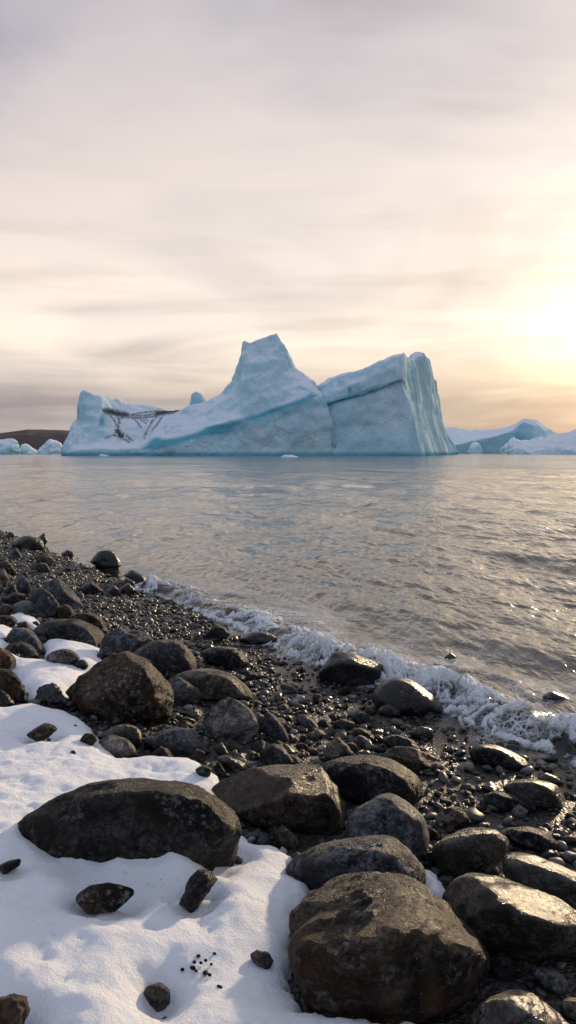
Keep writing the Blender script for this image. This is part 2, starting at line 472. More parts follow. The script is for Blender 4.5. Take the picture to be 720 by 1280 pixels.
AXES = np.stack([RT, UP, FWD])
N_ROCK = [0]
ROCK_FOOT = []      # (x, y, radius) of the placed rocks
GROUP_ROCKS = 'stones of the rocky beach'
def rock(label, mat, poly, ridge=(), p=16, amp=0.10, dep=None, lift=0.0, chip=0.3, name=None, front=0.62, cat=None, group=GROUP_ROCKS, level=None, back=0.75, tow=0.0):
    N_ROCK[0] += 1; seed = N_ROCK[0]
    A = np.array(poly, float)
    x0, y0 = A.min(0); x1, y1 = A.max(0); w, h = x1 - x0, y1 - y0
    Dp = (dep if dep else 0.45 * (w + min(h * 1.5, w)))       # pixels
    xb = A[np.argsort(A[:, 1])[-3:], 0].mean()
    hit = hit_ground(xb, y1 - 0.06 * h, 0.0, lift > 0)
    zc = (hit - CAM) @ FWD
    zc = zc / (1 - max((0.40 if lift else 0.28) * Dp, tow * w) / F)                              # centre is a bit behind the contact
    k = zc / F                                                  # metres per pixel
    cen = A.mean(0)
    A = A.copy(); lowm = A[:, 1] > cen[1]
    A[lowm, 1] = cen[1] + (A[lowm, 1] - cen[1]) * (1.5 if lift else 1.2)      # the foot is sunk in what carries it
    y1 = A[:, 1].max(); h = y1 - y0
    def ring(f, d, dy=0.0):
        q = cen + (A - cen) * f + np.array([0, dy * h])
        return at_depth(q[:, 0], q[:, 1], np.full(len(q), zc + d * Dp * k))
    P = [ring(1, 0)]
    if len(ridge):
        R = np.array(ridge, float)
        P.append(at_depth(R[:, 0], R[:, 1], zc - R[:, 2] * w * k))
        low = cen + (A[lowm] - cen) * 0.93
        P.append(at_depth(low[:, 0], low[:, 1], np.full(len(low), zc - max(0.16 * Dp, tow * w) * k)))
    else:
        P += [ring(.94, -.22, .01), ring(.68, -.42, .05)]
    P += [ring(.93, .22, .01), ring(.72, .45, .06)]
    P = np.concatenate(P)
    if level is None: level = 6 if w > 110 else 5 if w > 45 else 4 if w > 16 else 3
    X, Fc = hull_rock(P, AXES, (w * k / 2, h * k / 2, Dp * k / 2), level, p * (1.6 if level > 4 else 1.1), amp, seed, chip, strata=.15 if p <= 12 else .5, cuts=3 if p <= 12 else 6 if p < 20 else 5)
    # fit the width and height back to the traced size
    c = CAM + ray(cen[0], cen[1]) * zc
    for ax, lo, hi in ((0, (x0 - cen[0]) * k, (x1 - cen[0]) * k), (1, (cen[1] - y1) * k, (cen[1] - y0) * k)):
        q = (X - c) @ AXES[ax]
        s = (q - q.min()) / (q.max() - q.min()) * (hi - lo) + lo
        X = X + (s - q)[:, None] * AXES[ax]
    if name == 'stone_chip': X[:, 2] -= .45 * h * k
    base = np.array([X[:, 0].mean(), X[:, 1].mean(), X[:, 2].min()])
    me = mesh_np(name or 'boulder', X - base, Fc)
    nm = name or ('boulder' if w >= 45 else 'stone')
    o = link(nm, me, M[mat] if isinstance(mat, str) else mat, loc=base)
    tag(o, label, cat or nm, group)
    ROCK_FOOT.append((X[:, 0].mean(), X[:, 1].mean(), 0.42 * max(w * k, Dp * k), zc))
    return o
# ---- foreground
rock('biggest brown boulder in front, broad rough top facet above a dark mottled face', 'brown', [(360,1228),(361,1190),(370,1142),(388,1117),(410,1098),(435,1084),(470,1081),(510,1094),(533,1110),(560,1132),(582,1154),(600,1178),(614,1206),(611,1230),(596,1254),(560,1274),(510,1292),(460,1298),(420,1290),(380,1266)],
     [(366,1176,.36),(395,1188,.56),(445,1190,.66),(480,1168,.64),(522,1142,.52),(556,1152,.44),(590,1170,.24),(480,1245,.58),(410,1245,.48),(570,1222,.40)], p=34, amp=.09, chip=.5, tow=.5)
rock('long low mottled charcoal boulder banked in snow, largest of the snow field', 'mottle', [(18,1032),(30,1010),(55,991),(90,979),(135,973),(185,971),(225,976),(260,988),(285,1004),(300,1024),(303,1044),(296,1066),(278,1086),(240,1100),(150,1104),(80,1080),(30,1052)],
     [(60,1018,.10),(120,1005,.22),(190,1000,.26),(250,1012,.22),(285,1036,.12),(150,1062,.25),(220,1062,.24)], p=18, amp=.07, lift=1)
rock('smooth blue-grey boulder just behind the biggest brown boulder', 'blue', [(357,1090),(369,1071),(394,1056),(434,1043),(470,1035),(493,1037),(511,1051),(524,1072),(534,1096),(530,1125),(480,1135),(420,1130),(375,1118)], p=12, amp=.07)
rock('rounded blue-grey boulder with a dark pit on its crown', 'blue', [(432,1042),(437,1018),(458,1001),(475,991),(495,989),(515,999),(531,1018),(538,1042),(534,1064),(520,1078),(480,1082),(442,1066)], p=11, amp=.07)
rock('big smooth black boulder behind the flat brown slab', 'dark', [(399,960),(424,944),(455,939),(480,943),(505,956),(523,975),(531,996),(527,1012),(500,1016),(450,1014),(412,996)], p=11, amp=.05)
rock('flat brown slab boulder with a lit level top and sheer dark front', 'slab', [(262,988),(274,974),(296,966),(320,959),(351,955),(379,954),(400,956),(413,973),(424,995),(434,1018),(433,1034),(420,1046),(395,1048),(373,1042),(343,1036),(318,1032),(296,1018),(278,1003)],
     [(280,986,.2),(309,990,.38),(351,990,.44),(388,982,.42),(402,976,.36),(428,1022,.22),(400,1036,.34),(340,1026,.36)], p=46, amp=.06, dep=120, tow=.3)
rock('domed brown-black boulder beside the banded black one', 'gold', [(539,1064),(554,1047),(574,1037),(600,1031),(624,1036),(638,1047),(637,1064),(626,1080),(610,1096),(585,1106),(560,1100),(545,1084)], p=12, amp=.07)
rock('large wet brown boulder whose sloping top glints gold in the sun', 'gold', [(558,1122),(569,1109),(585,1098),(600,1093),(616,1094),(640,1101),(665,1113),(690,1126),(722,1146),(752,1170),(758,1202),(732,1222),(690,1226),(650,1214),(615,1194),(588,1164),(570,1142)],
     [(590,1120,.2),(622,1124,.28),(645,1143,.33),(670,1154,.36),(702,1168,.36),(670,1195,.3),(620,1165,.28)], p=20, amp=.08)
rock('long black boulder with fine pale bands across it', 'band', [(624,1070),(631,1060),(650,1057),(680,1064),(722,1083),(765,1106),(768,1142),(722,1150),(680,1134),(645,1112),(628,1094)], p=13, amp=.05)
rock('narrow dark stone lying behind the banded black boulder', 'dark', [(631,1041),(640,1032),(660,1030),(685,1039),(699,1055),(696,1066),(675,1066),(650,1058),(637,1050)], p=12, amp=.05)
rock('oval boulder with bright golden glint on its wet top', 'gold', [(626,982),(640,974),(665,971),(690,977),(706,989),(713,1003),(705,1013),(680,1014),(650,1006),(632,994)], p=12, amp=.04)
rock('slim dark stone leaning before the oval golden glinting boulder', 'dark', [(604,993),(620,987),(640,991),(665,1003),(672,1012),(655,1020),(630,1016),(610,1005)], p=12, amp=.05)
rock('angular tent-shaped brown stone in the gravel', 'tan', [(543,1024),(560,1011),(576,1009),(590,1031),(572,1040),(550,1037)], [(574,1018,.3),(562,1030,.3)], p=30)
rock('glossy wet boulder streaked orange and blue-grey, bottom edge', 'wet', [(582,1270),(591,1252),(607,1238),(625,1229),(640,1227),(656,1231),(676,1246),(700,1268),(722,1296),(700,1330),(620,1330),(586,1300)], p=14, amp=.10)
rock('smooth bluish egg-shaped stone under the golden topped boulder', 'smooth', [(664,1218),(671,1209),(685,1206),(700,1213),(711,1226),(713,1242),(700,1247),(679,1238)], p=9, amp=.03)
rock('tan rounded stone cut off by the bottom corner', 'tan', [(697,1252),(708,1243),(725,1245),(738,1260),(726,1280),(704,1270)], p=12)
rock('small black stone resting on the little snow patch', 'black', [(543,1100),(555,1092),(568,1095),(575,1106),(568,1115),(551,1113)], p=10, amp=.05)
rock('dark crystalline stone wedged beside the biggest brown boulder', 'mottle', [(613,1204),(624,1190),(637,1198),(643,1213),(633,1228),(617,1226)], p=20)
rock('small pale triangular stone by the narrow dark stone', 'grey', [(638,1014),(648,1004),(661,1016),(654,1024),(643,1022)], p=20)
rock('small rounded stone half out of the picture edge', 'smooth', [(699,1069),(710,1062),(722,1067),(724,1079),(708,1080)], p=10)
rock('small rounded dark stone between two grey boulders', 'dark', [(527,1070),(536,1063),(546,1068),(548,1078),(536,1082),(528,1078)], p=10)
rock('dark pebble stone next to the domed brown-black boulder', 'dark', [(534,1040),(541,1036),(548,1041),(547,1050),(538,1051)], p=10)
# ---- at the surf
rock('dark block boulder in the surf with a flat wet top', 'black', [(398,843),(408,828),(418,815),(435,816),(460,824),(484,832),(484,848),(468,861),(435,862),(405,854)], [(425,826,.2),(450,832,.25),(475,840,.2),(410,848,.15)], p=22, amp=.06)
rock('wet black dome boulder at the surf edge, sun on its long back', 'black', [(464,868),(476,852),(495,845),(515,849),(536,864),(559,885),(556,893),(520,896),(485,893),(467,881)], p=11, amp=.05)
rock('long pointed black stone lying in the wet swash', 'black', [(587,938),(602,928),(623,929),(646,941),(667,958),(650,964),(619,960),(593,949)], p=13, amp=.05)
rock('flat tan slab stone tilted in the gravel near the swash', 'tan', [(478,942),(491,933),(518,936),(549,950),(556,967),(535,971),(498,960)], [(500,950,.2),(530,957,.25)], p=30, amp=.05)
rock('dark oval stone on top of the tilted tan slab', 'dark', [(478,925),(493,917),(516,926),(525,938),(502,940),(482,933)], p=11, amp=.05)
rock('small wet dome stone in the swash', 'black', [(511,916),(525,907),(540,911),(543,921),(527,925),(515,922)], p=11)
rock('small black stone against the wet black dome boulder', 'black', [(472,885),(487,879),(499,884),(501,895),(485,897),(474,893)], p=11)
rock('dark stone showing through the breaking wave at the picture edge', 'black', [(676,870),(690,863),(705,869),(716,879),(705,888),(686,884)], p=12)
rock('black stone tip poking from the sea beyond the foam', 'black', [(555,822),(563,816),(571,821),(569,829),(557,828)], p=11)
rock('low wet stone at the water film beside the picture edge', 'black', [(671,972),(683,965),(698,971),(705,979),(690,984),(675,979)], p=12)
rock('sunlit little brown stone below the surf boulders', 'tan', [(439,915),(450,909),(463,916),(471,927),(455,930)], p=14)
rock('dark round stone in gravel under the surf block', 'dark', [(439,897),(450,889),(463,895),(462,905),(446,907)], p=10)
rock('grey flattish stone beside the sunlit little brown stone', 'blue', [(439,924),(451,918),(461,925),(456,934),(442,932)], p=11)
# ---- middle of the beach
rock('big black round-topped boulder behind the warm brown boulder', 'dark', [(163,820),(180,805),(197,799),(215,798),(230,804),(241,817),(247,829),(245,840),(230,850),(205,852),(178,846)], p=11, amp=.05)
rock('large warm brown boulder with rough pitted sunlit edge, beside snow', 'brown', [(71,868),(90,850),(115,832),(135,816),(160,814),(181,821),(198,836),(211,855),(218,876),(214,896),(200,910),(170,916),(135,914),(108,898),(86,880)],
     [(150,828,.18),(182,838,.24),(196,868,.26),(192,895,.24),(140,876,.34),(108,872,.24)], p=22, amp=.10)
rock('blue-grey slab boulder wedged behind the warm brown boulder', 'blue', [(119,824),(124,807),(131,795),(142,787),(160,786),(185,792),(193,804),(176,815),(165,822),(140,828),(127,830)], [(150,798,.15),(175,802,.2),(135,812,.2)], p=30)
rock('long dark log-shaped boulder above the snow tongue', 'dark', [(38,790),(54,776),(75,772),(95,772),(112,778),(128,788),(131,799),(122,809),(100,812),(70,808),(48,798)], p=13, amp=.06)
rock('brown stone behind the long dark log-shaped boulder', 'brown', [(84,771),(100,765),(122,767),(134,778),(137,788),(128,796),(105,784)], p=14)
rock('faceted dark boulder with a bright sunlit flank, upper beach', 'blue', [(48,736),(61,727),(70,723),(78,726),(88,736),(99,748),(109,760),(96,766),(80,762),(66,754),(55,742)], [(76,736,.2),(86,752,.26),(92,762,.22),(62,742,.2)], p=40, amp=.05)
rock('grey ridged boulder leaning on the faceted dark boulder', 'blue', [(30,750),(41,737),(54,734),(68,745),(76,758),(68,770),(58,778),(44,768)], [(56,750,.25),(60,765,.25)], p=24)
rock('smooth grey stone above the small snow hollow', 'blue', [(14,757),(24,751),(38,750),(51,759),(60,771),(48,777),(30,773),(16,767)], p=12)
rock('dark hump stone at the edge of narrow snow strips', 'blue', [(6,797),(16,786),(30,784),(43,792),(54,804),(58,816),(42,818),(18,808)], p=12)
rock('low grey stone sunk in snow, in front of the dark hump', 'grey', [(3,812),(14,803),(28,801),(42,808),(50,819),(35,824),(13,820)], p=12)
rock('flat oval grey stone sunk in the snow tongue', 'grey', [(56,824),(65,814),(78,810),(91,814),(101,823),(90,830),(68,830)], p=11, lift=1)
rock('small dark stone on snow beside the flat oval stone', 'dark', [(91,829),(98,824),(106,824),(111,831),(104,838),(94,836)], p=10, lift=1)
rock('rusty brown boulder at the picture edge above snow', 'rust', [(-22,818),(-6,808),(10,814),(21,825),(21,837),(14,846),(0,848),(-20,842)], p=16, amp=.12)
rock('dark boulder with orange rim at the picture edge beside snow', 'brown', [(-18,846),(0,837),(15,839),(24,848),(31,862),(36,877),(20,884),(0,886),(-18,876)], [(12,852,.2),(22,872,.25),(-5,862,.25)], p=24)
rock('smooth olive stone partly hidden before the orange-rimmed boulder', 'gold', [(-16,864),(0,859),(10,867),(20,880),(8,887),(-10,887)], p=11)
rock('jagged wet black stone on snow beside the warm brown boulder', 'black', [(41,876),(49,858),(60,853),(72,860),(87,880),(66,893),(50,887)], [(60,868,.2),(70,878,.3)], p=34, amp=.14, chip=.8)
rock('flat dark brown stone half melted into snow', 'brown', [(34,917),(45,910),(57,903),(68,905),(72,911),(60,920),(49,924),(37,921)], p=14, lift=1)
rock('small black stone with grey streak in snow', 'mottle', [(99,922),(107,916),(117,916),(122,924),(115,931),(104,929)], p=14, lift=1)
rock('olive-brown round stone at the snow edge, rear of a pair', 'gold', [(126,918),(142,907),(160,903),(173,909),(179,921),(173,933),(155,937),(133,930)], p=11)
rock('olive-grey stone overlapping the round stone, front of the pair', 'grey', [(120,931),(130,922),(143,919),(158,926),(169,938),(174,949),(155,953),(135,951),(123,940)], p=13)
rock('dark blue-grey wedge stone rising behind the snow rim', 'blue', [(178,931),(197,920),(217,910),(233,916),(248,930),(262,944),(240,949),(203,946)], [(215,925,.2),(235,938,.2),(200,938,.2)], p=24)
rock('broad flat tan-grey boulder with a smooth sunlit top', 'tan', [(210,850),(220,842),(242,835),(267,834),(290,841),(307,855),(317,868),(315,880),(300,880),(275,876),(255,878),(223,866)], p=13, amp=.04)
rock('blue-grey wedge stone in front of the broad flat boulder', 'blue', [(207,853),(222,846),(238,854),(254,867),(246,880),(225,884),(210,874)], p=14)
rock('light grey triangular boulder standing among dark pebbles', 'grey', [(253,904),(267,887),(287,873),(303,881),(318,895),(324,912),(317,927),(302,934),(280,930),(258,922)], [(290,890,.2),(305,905,.25),(275,915,.25)], p=24, amp=.05)
rock('dark rounded stone with a sunlit end, mid beach', 'dark', [(250,814),(270,807),(290,808),(305,816),(311,827),(305,838),(285,838),(258,828)], p=12)
rock('dark domed stone near the wash, sunlit end', 'dark', [(255,795),(262,786),(270,781),(280,783),(288,794),(275,802),(259,801)], p=11)
rock('low black stone lying just inland of the foam', 'black', [(299,799),(315,790),(335,789),(347,799),(335,808),(310,807)], p=11)
rock('long smooth stone with golden edge beside the triangular boulder', 'blue', [(328,899),(335,889),(346,897),(358,915),(361,926),(345,929),(331,916)], p=14)
rock('flat round stone next to the triangular boulder', 'blue', [(315,896),(324,891),(333,900),(333,912),(325,918),(316,910)], p=11)
rock('smooth dark stone in front of the triangular boulder', 'blue', [(324,939),(342,928),(357,935),(367,952),(350,962),(330,958)], p=12)
rock('dark elongated cobble in the pebble field', 'blue', [(369,898),(380,891),(391,900),(400,913),(382,914)], p=13)
rock('tan angular stone standing behind the black boulder', 'tan', [(401,944),(410,930),(422,920),(432,927),(440,942),(420,955)], p=34)
rock('smooth dark cobble near the surf boulder', 'dark', [(415,904),(428,898),(443,904),(438,914),(423,914)], p=11)
rock('pale flat cobble in the pebble field', 'grey', [(384,917),(400,911),(408,918),(390,924)], p=14)
rock('long black stone lying on the snow edge behind the slab', 'black', [(270,948),(282,942),(313,957),(309,966),(288,963)], p=18)
rock('small black stone standing at the snow edge', 'dark', [(267,958),(274,952),(282,965),(275,972),(268,966)], p=16)
rock('small dark stone lying in snow near the flat slab', 'dark', [(244,963),(253,956),(265,962),(262,970),(249,971)], p=12, lift=1)
rock('narrow stone with a golden face behind the snow tongue', 'gold', [(268,934),(277,927),(286,942),(278,949),(271,944)], p=22)
rock('sharp dark wedge stone at the snow rim', 'dark', [(188,943),(200,932),(208,935),(222,956),(205,961),(192,954)], p=30)
# ---- upper beach, far end
rock('long dark boulder at the far water edge', 'black', [(13,679),(25,671),(37,669),(53,676),(55,687),(33,689),(18,686)], p=12)
rock('small dark pointed stone beside the far long boulder', 'black', [(47,673),(55,666),(60,677),(53,682)], p=20)
rock('small dark stone farthest along the beach', 'black', [(5,671),(12,664),(20,669),(17,675),(8,675)], p=12)
rock('dark hump boulder standing in the shallow water', 'black', [(112,704),(120,694),(132,687),(142,693),(152,704),(150,711),(130,711)], p=13)
rock('small black oval stone near the hump boulder', 'black', [(76,692),(85,687),(93,691),(92,699),(79,699)], p=11)
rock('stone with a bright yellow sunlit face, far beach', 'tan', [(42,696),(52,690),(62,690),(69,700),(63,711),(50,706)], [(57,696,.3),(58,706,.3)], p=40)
rock('dark rounded stone below the yellow sunlit stone', 'dark', [(36,711),(47,703),(58,704),(64,713),(52,719),(40,717)], p=11)
rock('dark stone at the picture edge, far beach', 'dark', [(-8,706),(3,701),(13,703),(21,713),(10,721),(-6,720)], p=11)
rock('tan sunlit stone cut by the picture edge', 'tan', [(-10,714),(5,711),(13,724),(5,736),(-10,735)], p=14)
rock('grey angular stone with a bright edge, far beach', 'blue', [(19,730),(27,719),(35,726),(40,739),(32,746),(21,741)], [(30,730,.3),(34,740,.3)], p=36)
rock('small dark wedge stone beside the grey angular stone', 'dark', [(6,739),(17,728),(23,741),(12,748)], p=26)
rock('small angular stone near the far long boulder', 'blue', [(11,692),(20,684),(28,696),(22,701),(13,698)], p=30)
rock('dark flat stone above the smooth grey stone', 'dark', [(2,748),(18,740),(34,744),(26,756),(6,757)], p=14)
rock('brown-black stone on the gravel near the wash', 'dark', [(99,737),(113,727),(124,733),(131,742),(110,745)], p=22)
rock('black triangular stone on the wet gravel', 'black', [(133,740),(141,731),(152,739),(151,746),(135,746)], p=18)
rock('black stone beside the triangular one on wet gravel', 'black', [(150,736),(160,729),(171,739),(161,746),(152,744)], p=16)
rock('small round black stone at the wash edge', 'black', [(151,731),(158,722),(169,728),(166,736),(154,736)], p=11)
rock('dark leaning stone where the foam line begins', 'black', [(155,719),(164,712),(181,721),(186,731),(170,734),(160,727)], p=12)
rock('small round brown stone at the picture edge', 'brown', [(-8,758),(10,755),(16,764),(8,772),(-8,771)], p=11)
rock('dark brown stone at the picture edge over thin snow', 'brown', [(-8,770),(14,769),(23,777),(15,786),(-8,786)], p=12)
rock('small brown stone between two thin snow strips', 'brown', [(19,779),(32,776),(41,788),(28,791)], p=12)
rock('narrow dark stone at the foot of the log-shaped boulder', 'dark', [(45,795),(57,797),(64,807),(52,811)], p=14)
rock('small dark stone behind the long log-shaped boulder', 'dark', [(34,780),(46,776),(53,783),(41,787)], p=11)
rock('upright brown stone leaning on the ridged boulder', 'brown', [(68,762),(78,755),(89,760),(95,770),(80,778),(69,774)], p=20)
# ---- lying in the snow
rock('thin black stone sliver in snow at the picture edge', 'mottle', [(-6,1083),(10,1075),(27,1072),(26,1081),(6,1090)], p=10, lift=1, amp=.16, chip=.6)
rock('flat brown stone sunk in open snow', 'brown', [(91,1124),(108,1108),(135,1104),(162,1111),(167,1120),(142,1138),(110,1140)], [(125,1116,.1),(145,1120,.12)], p=10, lift=1, amp=.07)
rock('dark pointed stone standing in the snow', 'mottle', [(224,1124),(239,1096),(250,1085),(265,1089),(272,1101),(252,1124),(238,1136)], p=10, lift=1, amp=.16, chip=.6)
rock('small speckled oval stone in snow close to the biggest boulder', 'mottle', [(313,1194),(322,1186),(335,1191),(342,1202),(335,1213),(321,1207)], p=11, lift=1, amp=.16, chip=.6)
rock('round speckled black stone sitting in its own snow hollow', 'mottle', [(177,1244),(187,1230),(200,1226),(213,1236),(212,1253),(195,1262)], p=11, lift=1, amp=.16, chip=.6)
rock('brown stone in snow at the bottom corner', 'brown', [(-24,1262),(-4,1242),(18,1237),(36,1240),(38,1260),(24,1295),(-10,1304)], p=15, lift=1, amp=.16, chip=.6)
rock('rusty red stone in the gap beside the mottled boulder', 'rust', [(299,1083),(318,1072),(343,1074),(353,1084),(346,1094),(314,1093)], p=13)
rock('flat slate stone on the snow under the brown slab', 'blue', [(303,1045),(318,1038),(337,1041),(336,1051),(319,1055)], p=10, lift=1, amp=.16, chip=.6)
rock('olive round stone under the brown slab', 'tan', [(342,1039),(354,1031),(366,1041),(374,1054),(366,1063),(347,1056)], p=12)
rock('dark glassy stone cluster piece beside the rusty red stone', 'black', [(282,1077),(292,1066),(304,1075),(299,1090),(284,1088)], p=20)
for cx_, cy_, r_ in ((228,1209,2.2),(241,1206,3.2),(243,1200,2.2),(248,1192,2.4),(251,1201,2.0),(257,1198,2.0),(257,1212,3.4),(262,1216,2.2),(264,1203,1.8),(268,1190,2.0),(274,1230,4.2),(245,1211,2.0),(91,937,3.4),(94,905,2.6),(61,922,2.4)):
    rock('tiny dark stone chip scattered on the snow', 'dark', [(cx_-r_*1.2,cy_),(cx_-r_*.4,cy_-r_),(cx_+r_*.8,cy_-r_*.7),(cx_+r_*1.2,cy_+r_*.3),(cx_+r_*.2,cy_+r_),(cx_-r_*.8,cy_+r_*.7)], lift=1, group='tiny chips on the snow', p=24, name='stone_chip', cat='stone chip')

# ------------------------------------------------------------------ cobbles: individuals, copied from a few shapes
def cobble_mesh(seed, flat, p):
    r = np.random.default_rng(100 + seed)
    P = r.normal(size=(26, 3)); P /= np.linalg.norm(P, axis=1)[:, None]
    P *= np.array([1.0, 0.78, flat]) * (0.9 + 0.2 * r.random((26, 1)))
    X, Fc = hull_rock(P, np.eye(3), (1.0, .78, flat), 4, p, 0.07, 200 + seed)
    X = X - X.mean(0)
    return mesh_np('cobble', X, Fc)
COB = []
for i, (fl, p, mt) in enumerate([(.55, 10, 'dark'), (.5, 14, 'blue'), (.62, 11, 'smooth'), (.45, 16, 'black'), (.6, 24, 'brown'), (.5, 12, 'gold'), (.66, 30, 'grey'), (.5, 28, 'dark'), (.42, 12, 'tan'), (.6, 13, 'black')]):
    me = cobble_mesh(i, fl, p); me.materials.append(M[mt]); COB.append((me, mt))
LOOK = {'dark': 'dark basalt', 'blue': 'blue-grey', 'smooth': 'smooth grey', 'black': 'wet black', 'brown': 'brown', 'gold': 'glistening brown', 'grey': 'pale grey', 'tan': 'tan'}
ZONES = [((225, 330), (845, 968), 44, 'beside the light grey triangular boulder', .04, .085), ((320, 480), (865, 960), 62, 'in the pebble field inland of the surf boulders', .038, .085),
         ((535, 720), (985, 1085), 46, 'in the gravel around the oval golden glinting boulder', .026, .058), ((0, 130), (690, 780), 26, 'among the crowded boulders of the upper beach', .04, .085),
         ((110, 330), (735, 800), 36, 'on the wet gravel along the foam', .035, .07), ((480, 640), (895, 975), 22, 'in the wet swash below the foam', .02, .05),
         ((270, 440), (1020, 1090), 10, 'in the gap under the flat brown slab', .022, .045), ((540, 720), (1080, 1279), 16, 'in the dark gaps beside the golden topped boulder', .022, .05),
         ((150, 340), (800, 900), 22, 'around the broad flat boulder', .03, .06)]
rr = np.random.default_rng(21)
placed = []
for (xa, xb), (ya, yb), n, where, r0, r1 in ZONES:
    k = 0; tries = 0
    while k < n and tries < n * 60:
        tries += 1
        px, py = rr.uniform(xa, xb), rr.uniform(ya, yb)
        P = hit_ground(px, py)
        rad = r0 + (r1 - r0) * rr.random() ** 2
        if snow_sd(P[None, :2])[0] > -rad: continue
        if any((P[0] - f[0]) ** 2 + (P[1] - f[1]) ** 2 < (f[2] * 0.85 + rad * 0.5) ** 2 for f in ROCK_FOOT): continue
        if any((P[0] - q[0]) ** 2 + (P[1] - q[1]) ** 2 < (0.75 * (rad + q[2])) ** 2 for q in placed): continue
        placed.append((P[0], P[1], rad))
        me, mt = COB[rr.integers(len(COB))]
        if 'wet' in where or 'surf' in where: me, mt = COB[[0, 3, 9, 7, 1, 4][rr.integers(6)]]
        o = bpy.data.objects.new('cobble', me); COL.objects.link(o)
        o.scale = (rad * rr.uniform(.9, 1.35), rad * rr.uniform(.85, 1.1), rad * rr.uniform(.85, 1.2))
        o.rotation_euler = (rr.normal() * .25, rr.normal() * .25, rr.uniform(0, 6.28))
        g = ground_z(P[None, :2])[0]
        o.location = (P[0], P[1], g + rad * .22)
        tag(o, f'small {LOOK[mt]} cobble {where}', 'cobble', f'{LOOK[mt]} cobbles {where}')
        k += 1
print('rocks', N_ROCK[0], 'cobbles', len(placed))

# ------------------------------------------------------------------ ground sheet
def axis(lo, hi, step, far):
    fine = np.arange(lo, hi, step)
    out = [0.0]; d = step
    while out[-1] < far: d *= 1.35; out.append(out[-1] + d)
    out = np.array(out[1:])
    return np.concatenate([(lo - out)[::-1], fine, hi + out - step + step])
gx = axis(-9.5, 5.0, 0.04, 900); gy = axis(0.8, 21, 0.04, 900)
GX, GY = np.meshgrid(gx, gy, indexing='ij')
xy = np.stack([GX, GY], -1).reshape(-1, 2)
gz = ground_z(xy)
near = (np.abs(xy[:, 0] + 2) < 9) & (xy[:, 1] > 0) & (xy[:, 1] < 22)
Pn = np.concatenate([xy[near], np.zeros((near.sum(), 1))], 1)
gz[near] += 0.014 * fbm(Pn * 9, 3)
me = mesh_np('beach_ground', np.concatenate([xy, gz[:, None]], 1), grid_faces(len(gx), len(gy)))
tt, ss = shore_ts(xy); attr(me, 'shore', ss)
t = NT('wet_gravel_ground')
geo = t.n('ShaderNodeNewGeometry').outputs['Position']
vo = t.n('ShaderNodeTexVoronoi', Vector=geo, Scale=38.0)
vb = t.n('ShaderNodeTexVoronoi', Vector=geo, Scale=85.0)
col = t.mix(0.5, vo.outputs['Color'], vb.outputs['Color'])
g = t.n('ShaderNodeRGBToBW', Color=col).outputs[0]
col = t.ramp(g, [(.2, (.006, .006, .006)), (.5, (.017, .015, .014)), (.8, (.045, .039, .035))])
n = t.noise(geo, 1.3, 4)
sh = t.attr('shore')
wet = t.math('ADD', sh, t.math('MULTIPLY', t.math('SUBTRACT', n, .5), 1.2))
wetf = t.maprange(wet, 0.2, 1.1, 1.0, 0.0)
col = t.mix(t.math('MULTIPLY', wetf, .6), col, C4((.03, .024, .018)))
hgt = t.math('ADD', t.math('MULTIPLY', vo.outputs['Distance'], -1.0), t.math('MULTIPLY', vb.outputs['Distance'], -.5))
b = t.n('ShaderNodeBsdfPrincipled', Roughness=t.maprange(wetf, 0, 1, .55, .18), Normal=t.bump(hgt, t.maprange(wetf, 0, 1, .9, .3), .02))
t.set(b.inputs['Base Color'], col)
gmat = t.done(b.outputs[0])
tag(link('beach_ground', me, gmat), kind='structure')

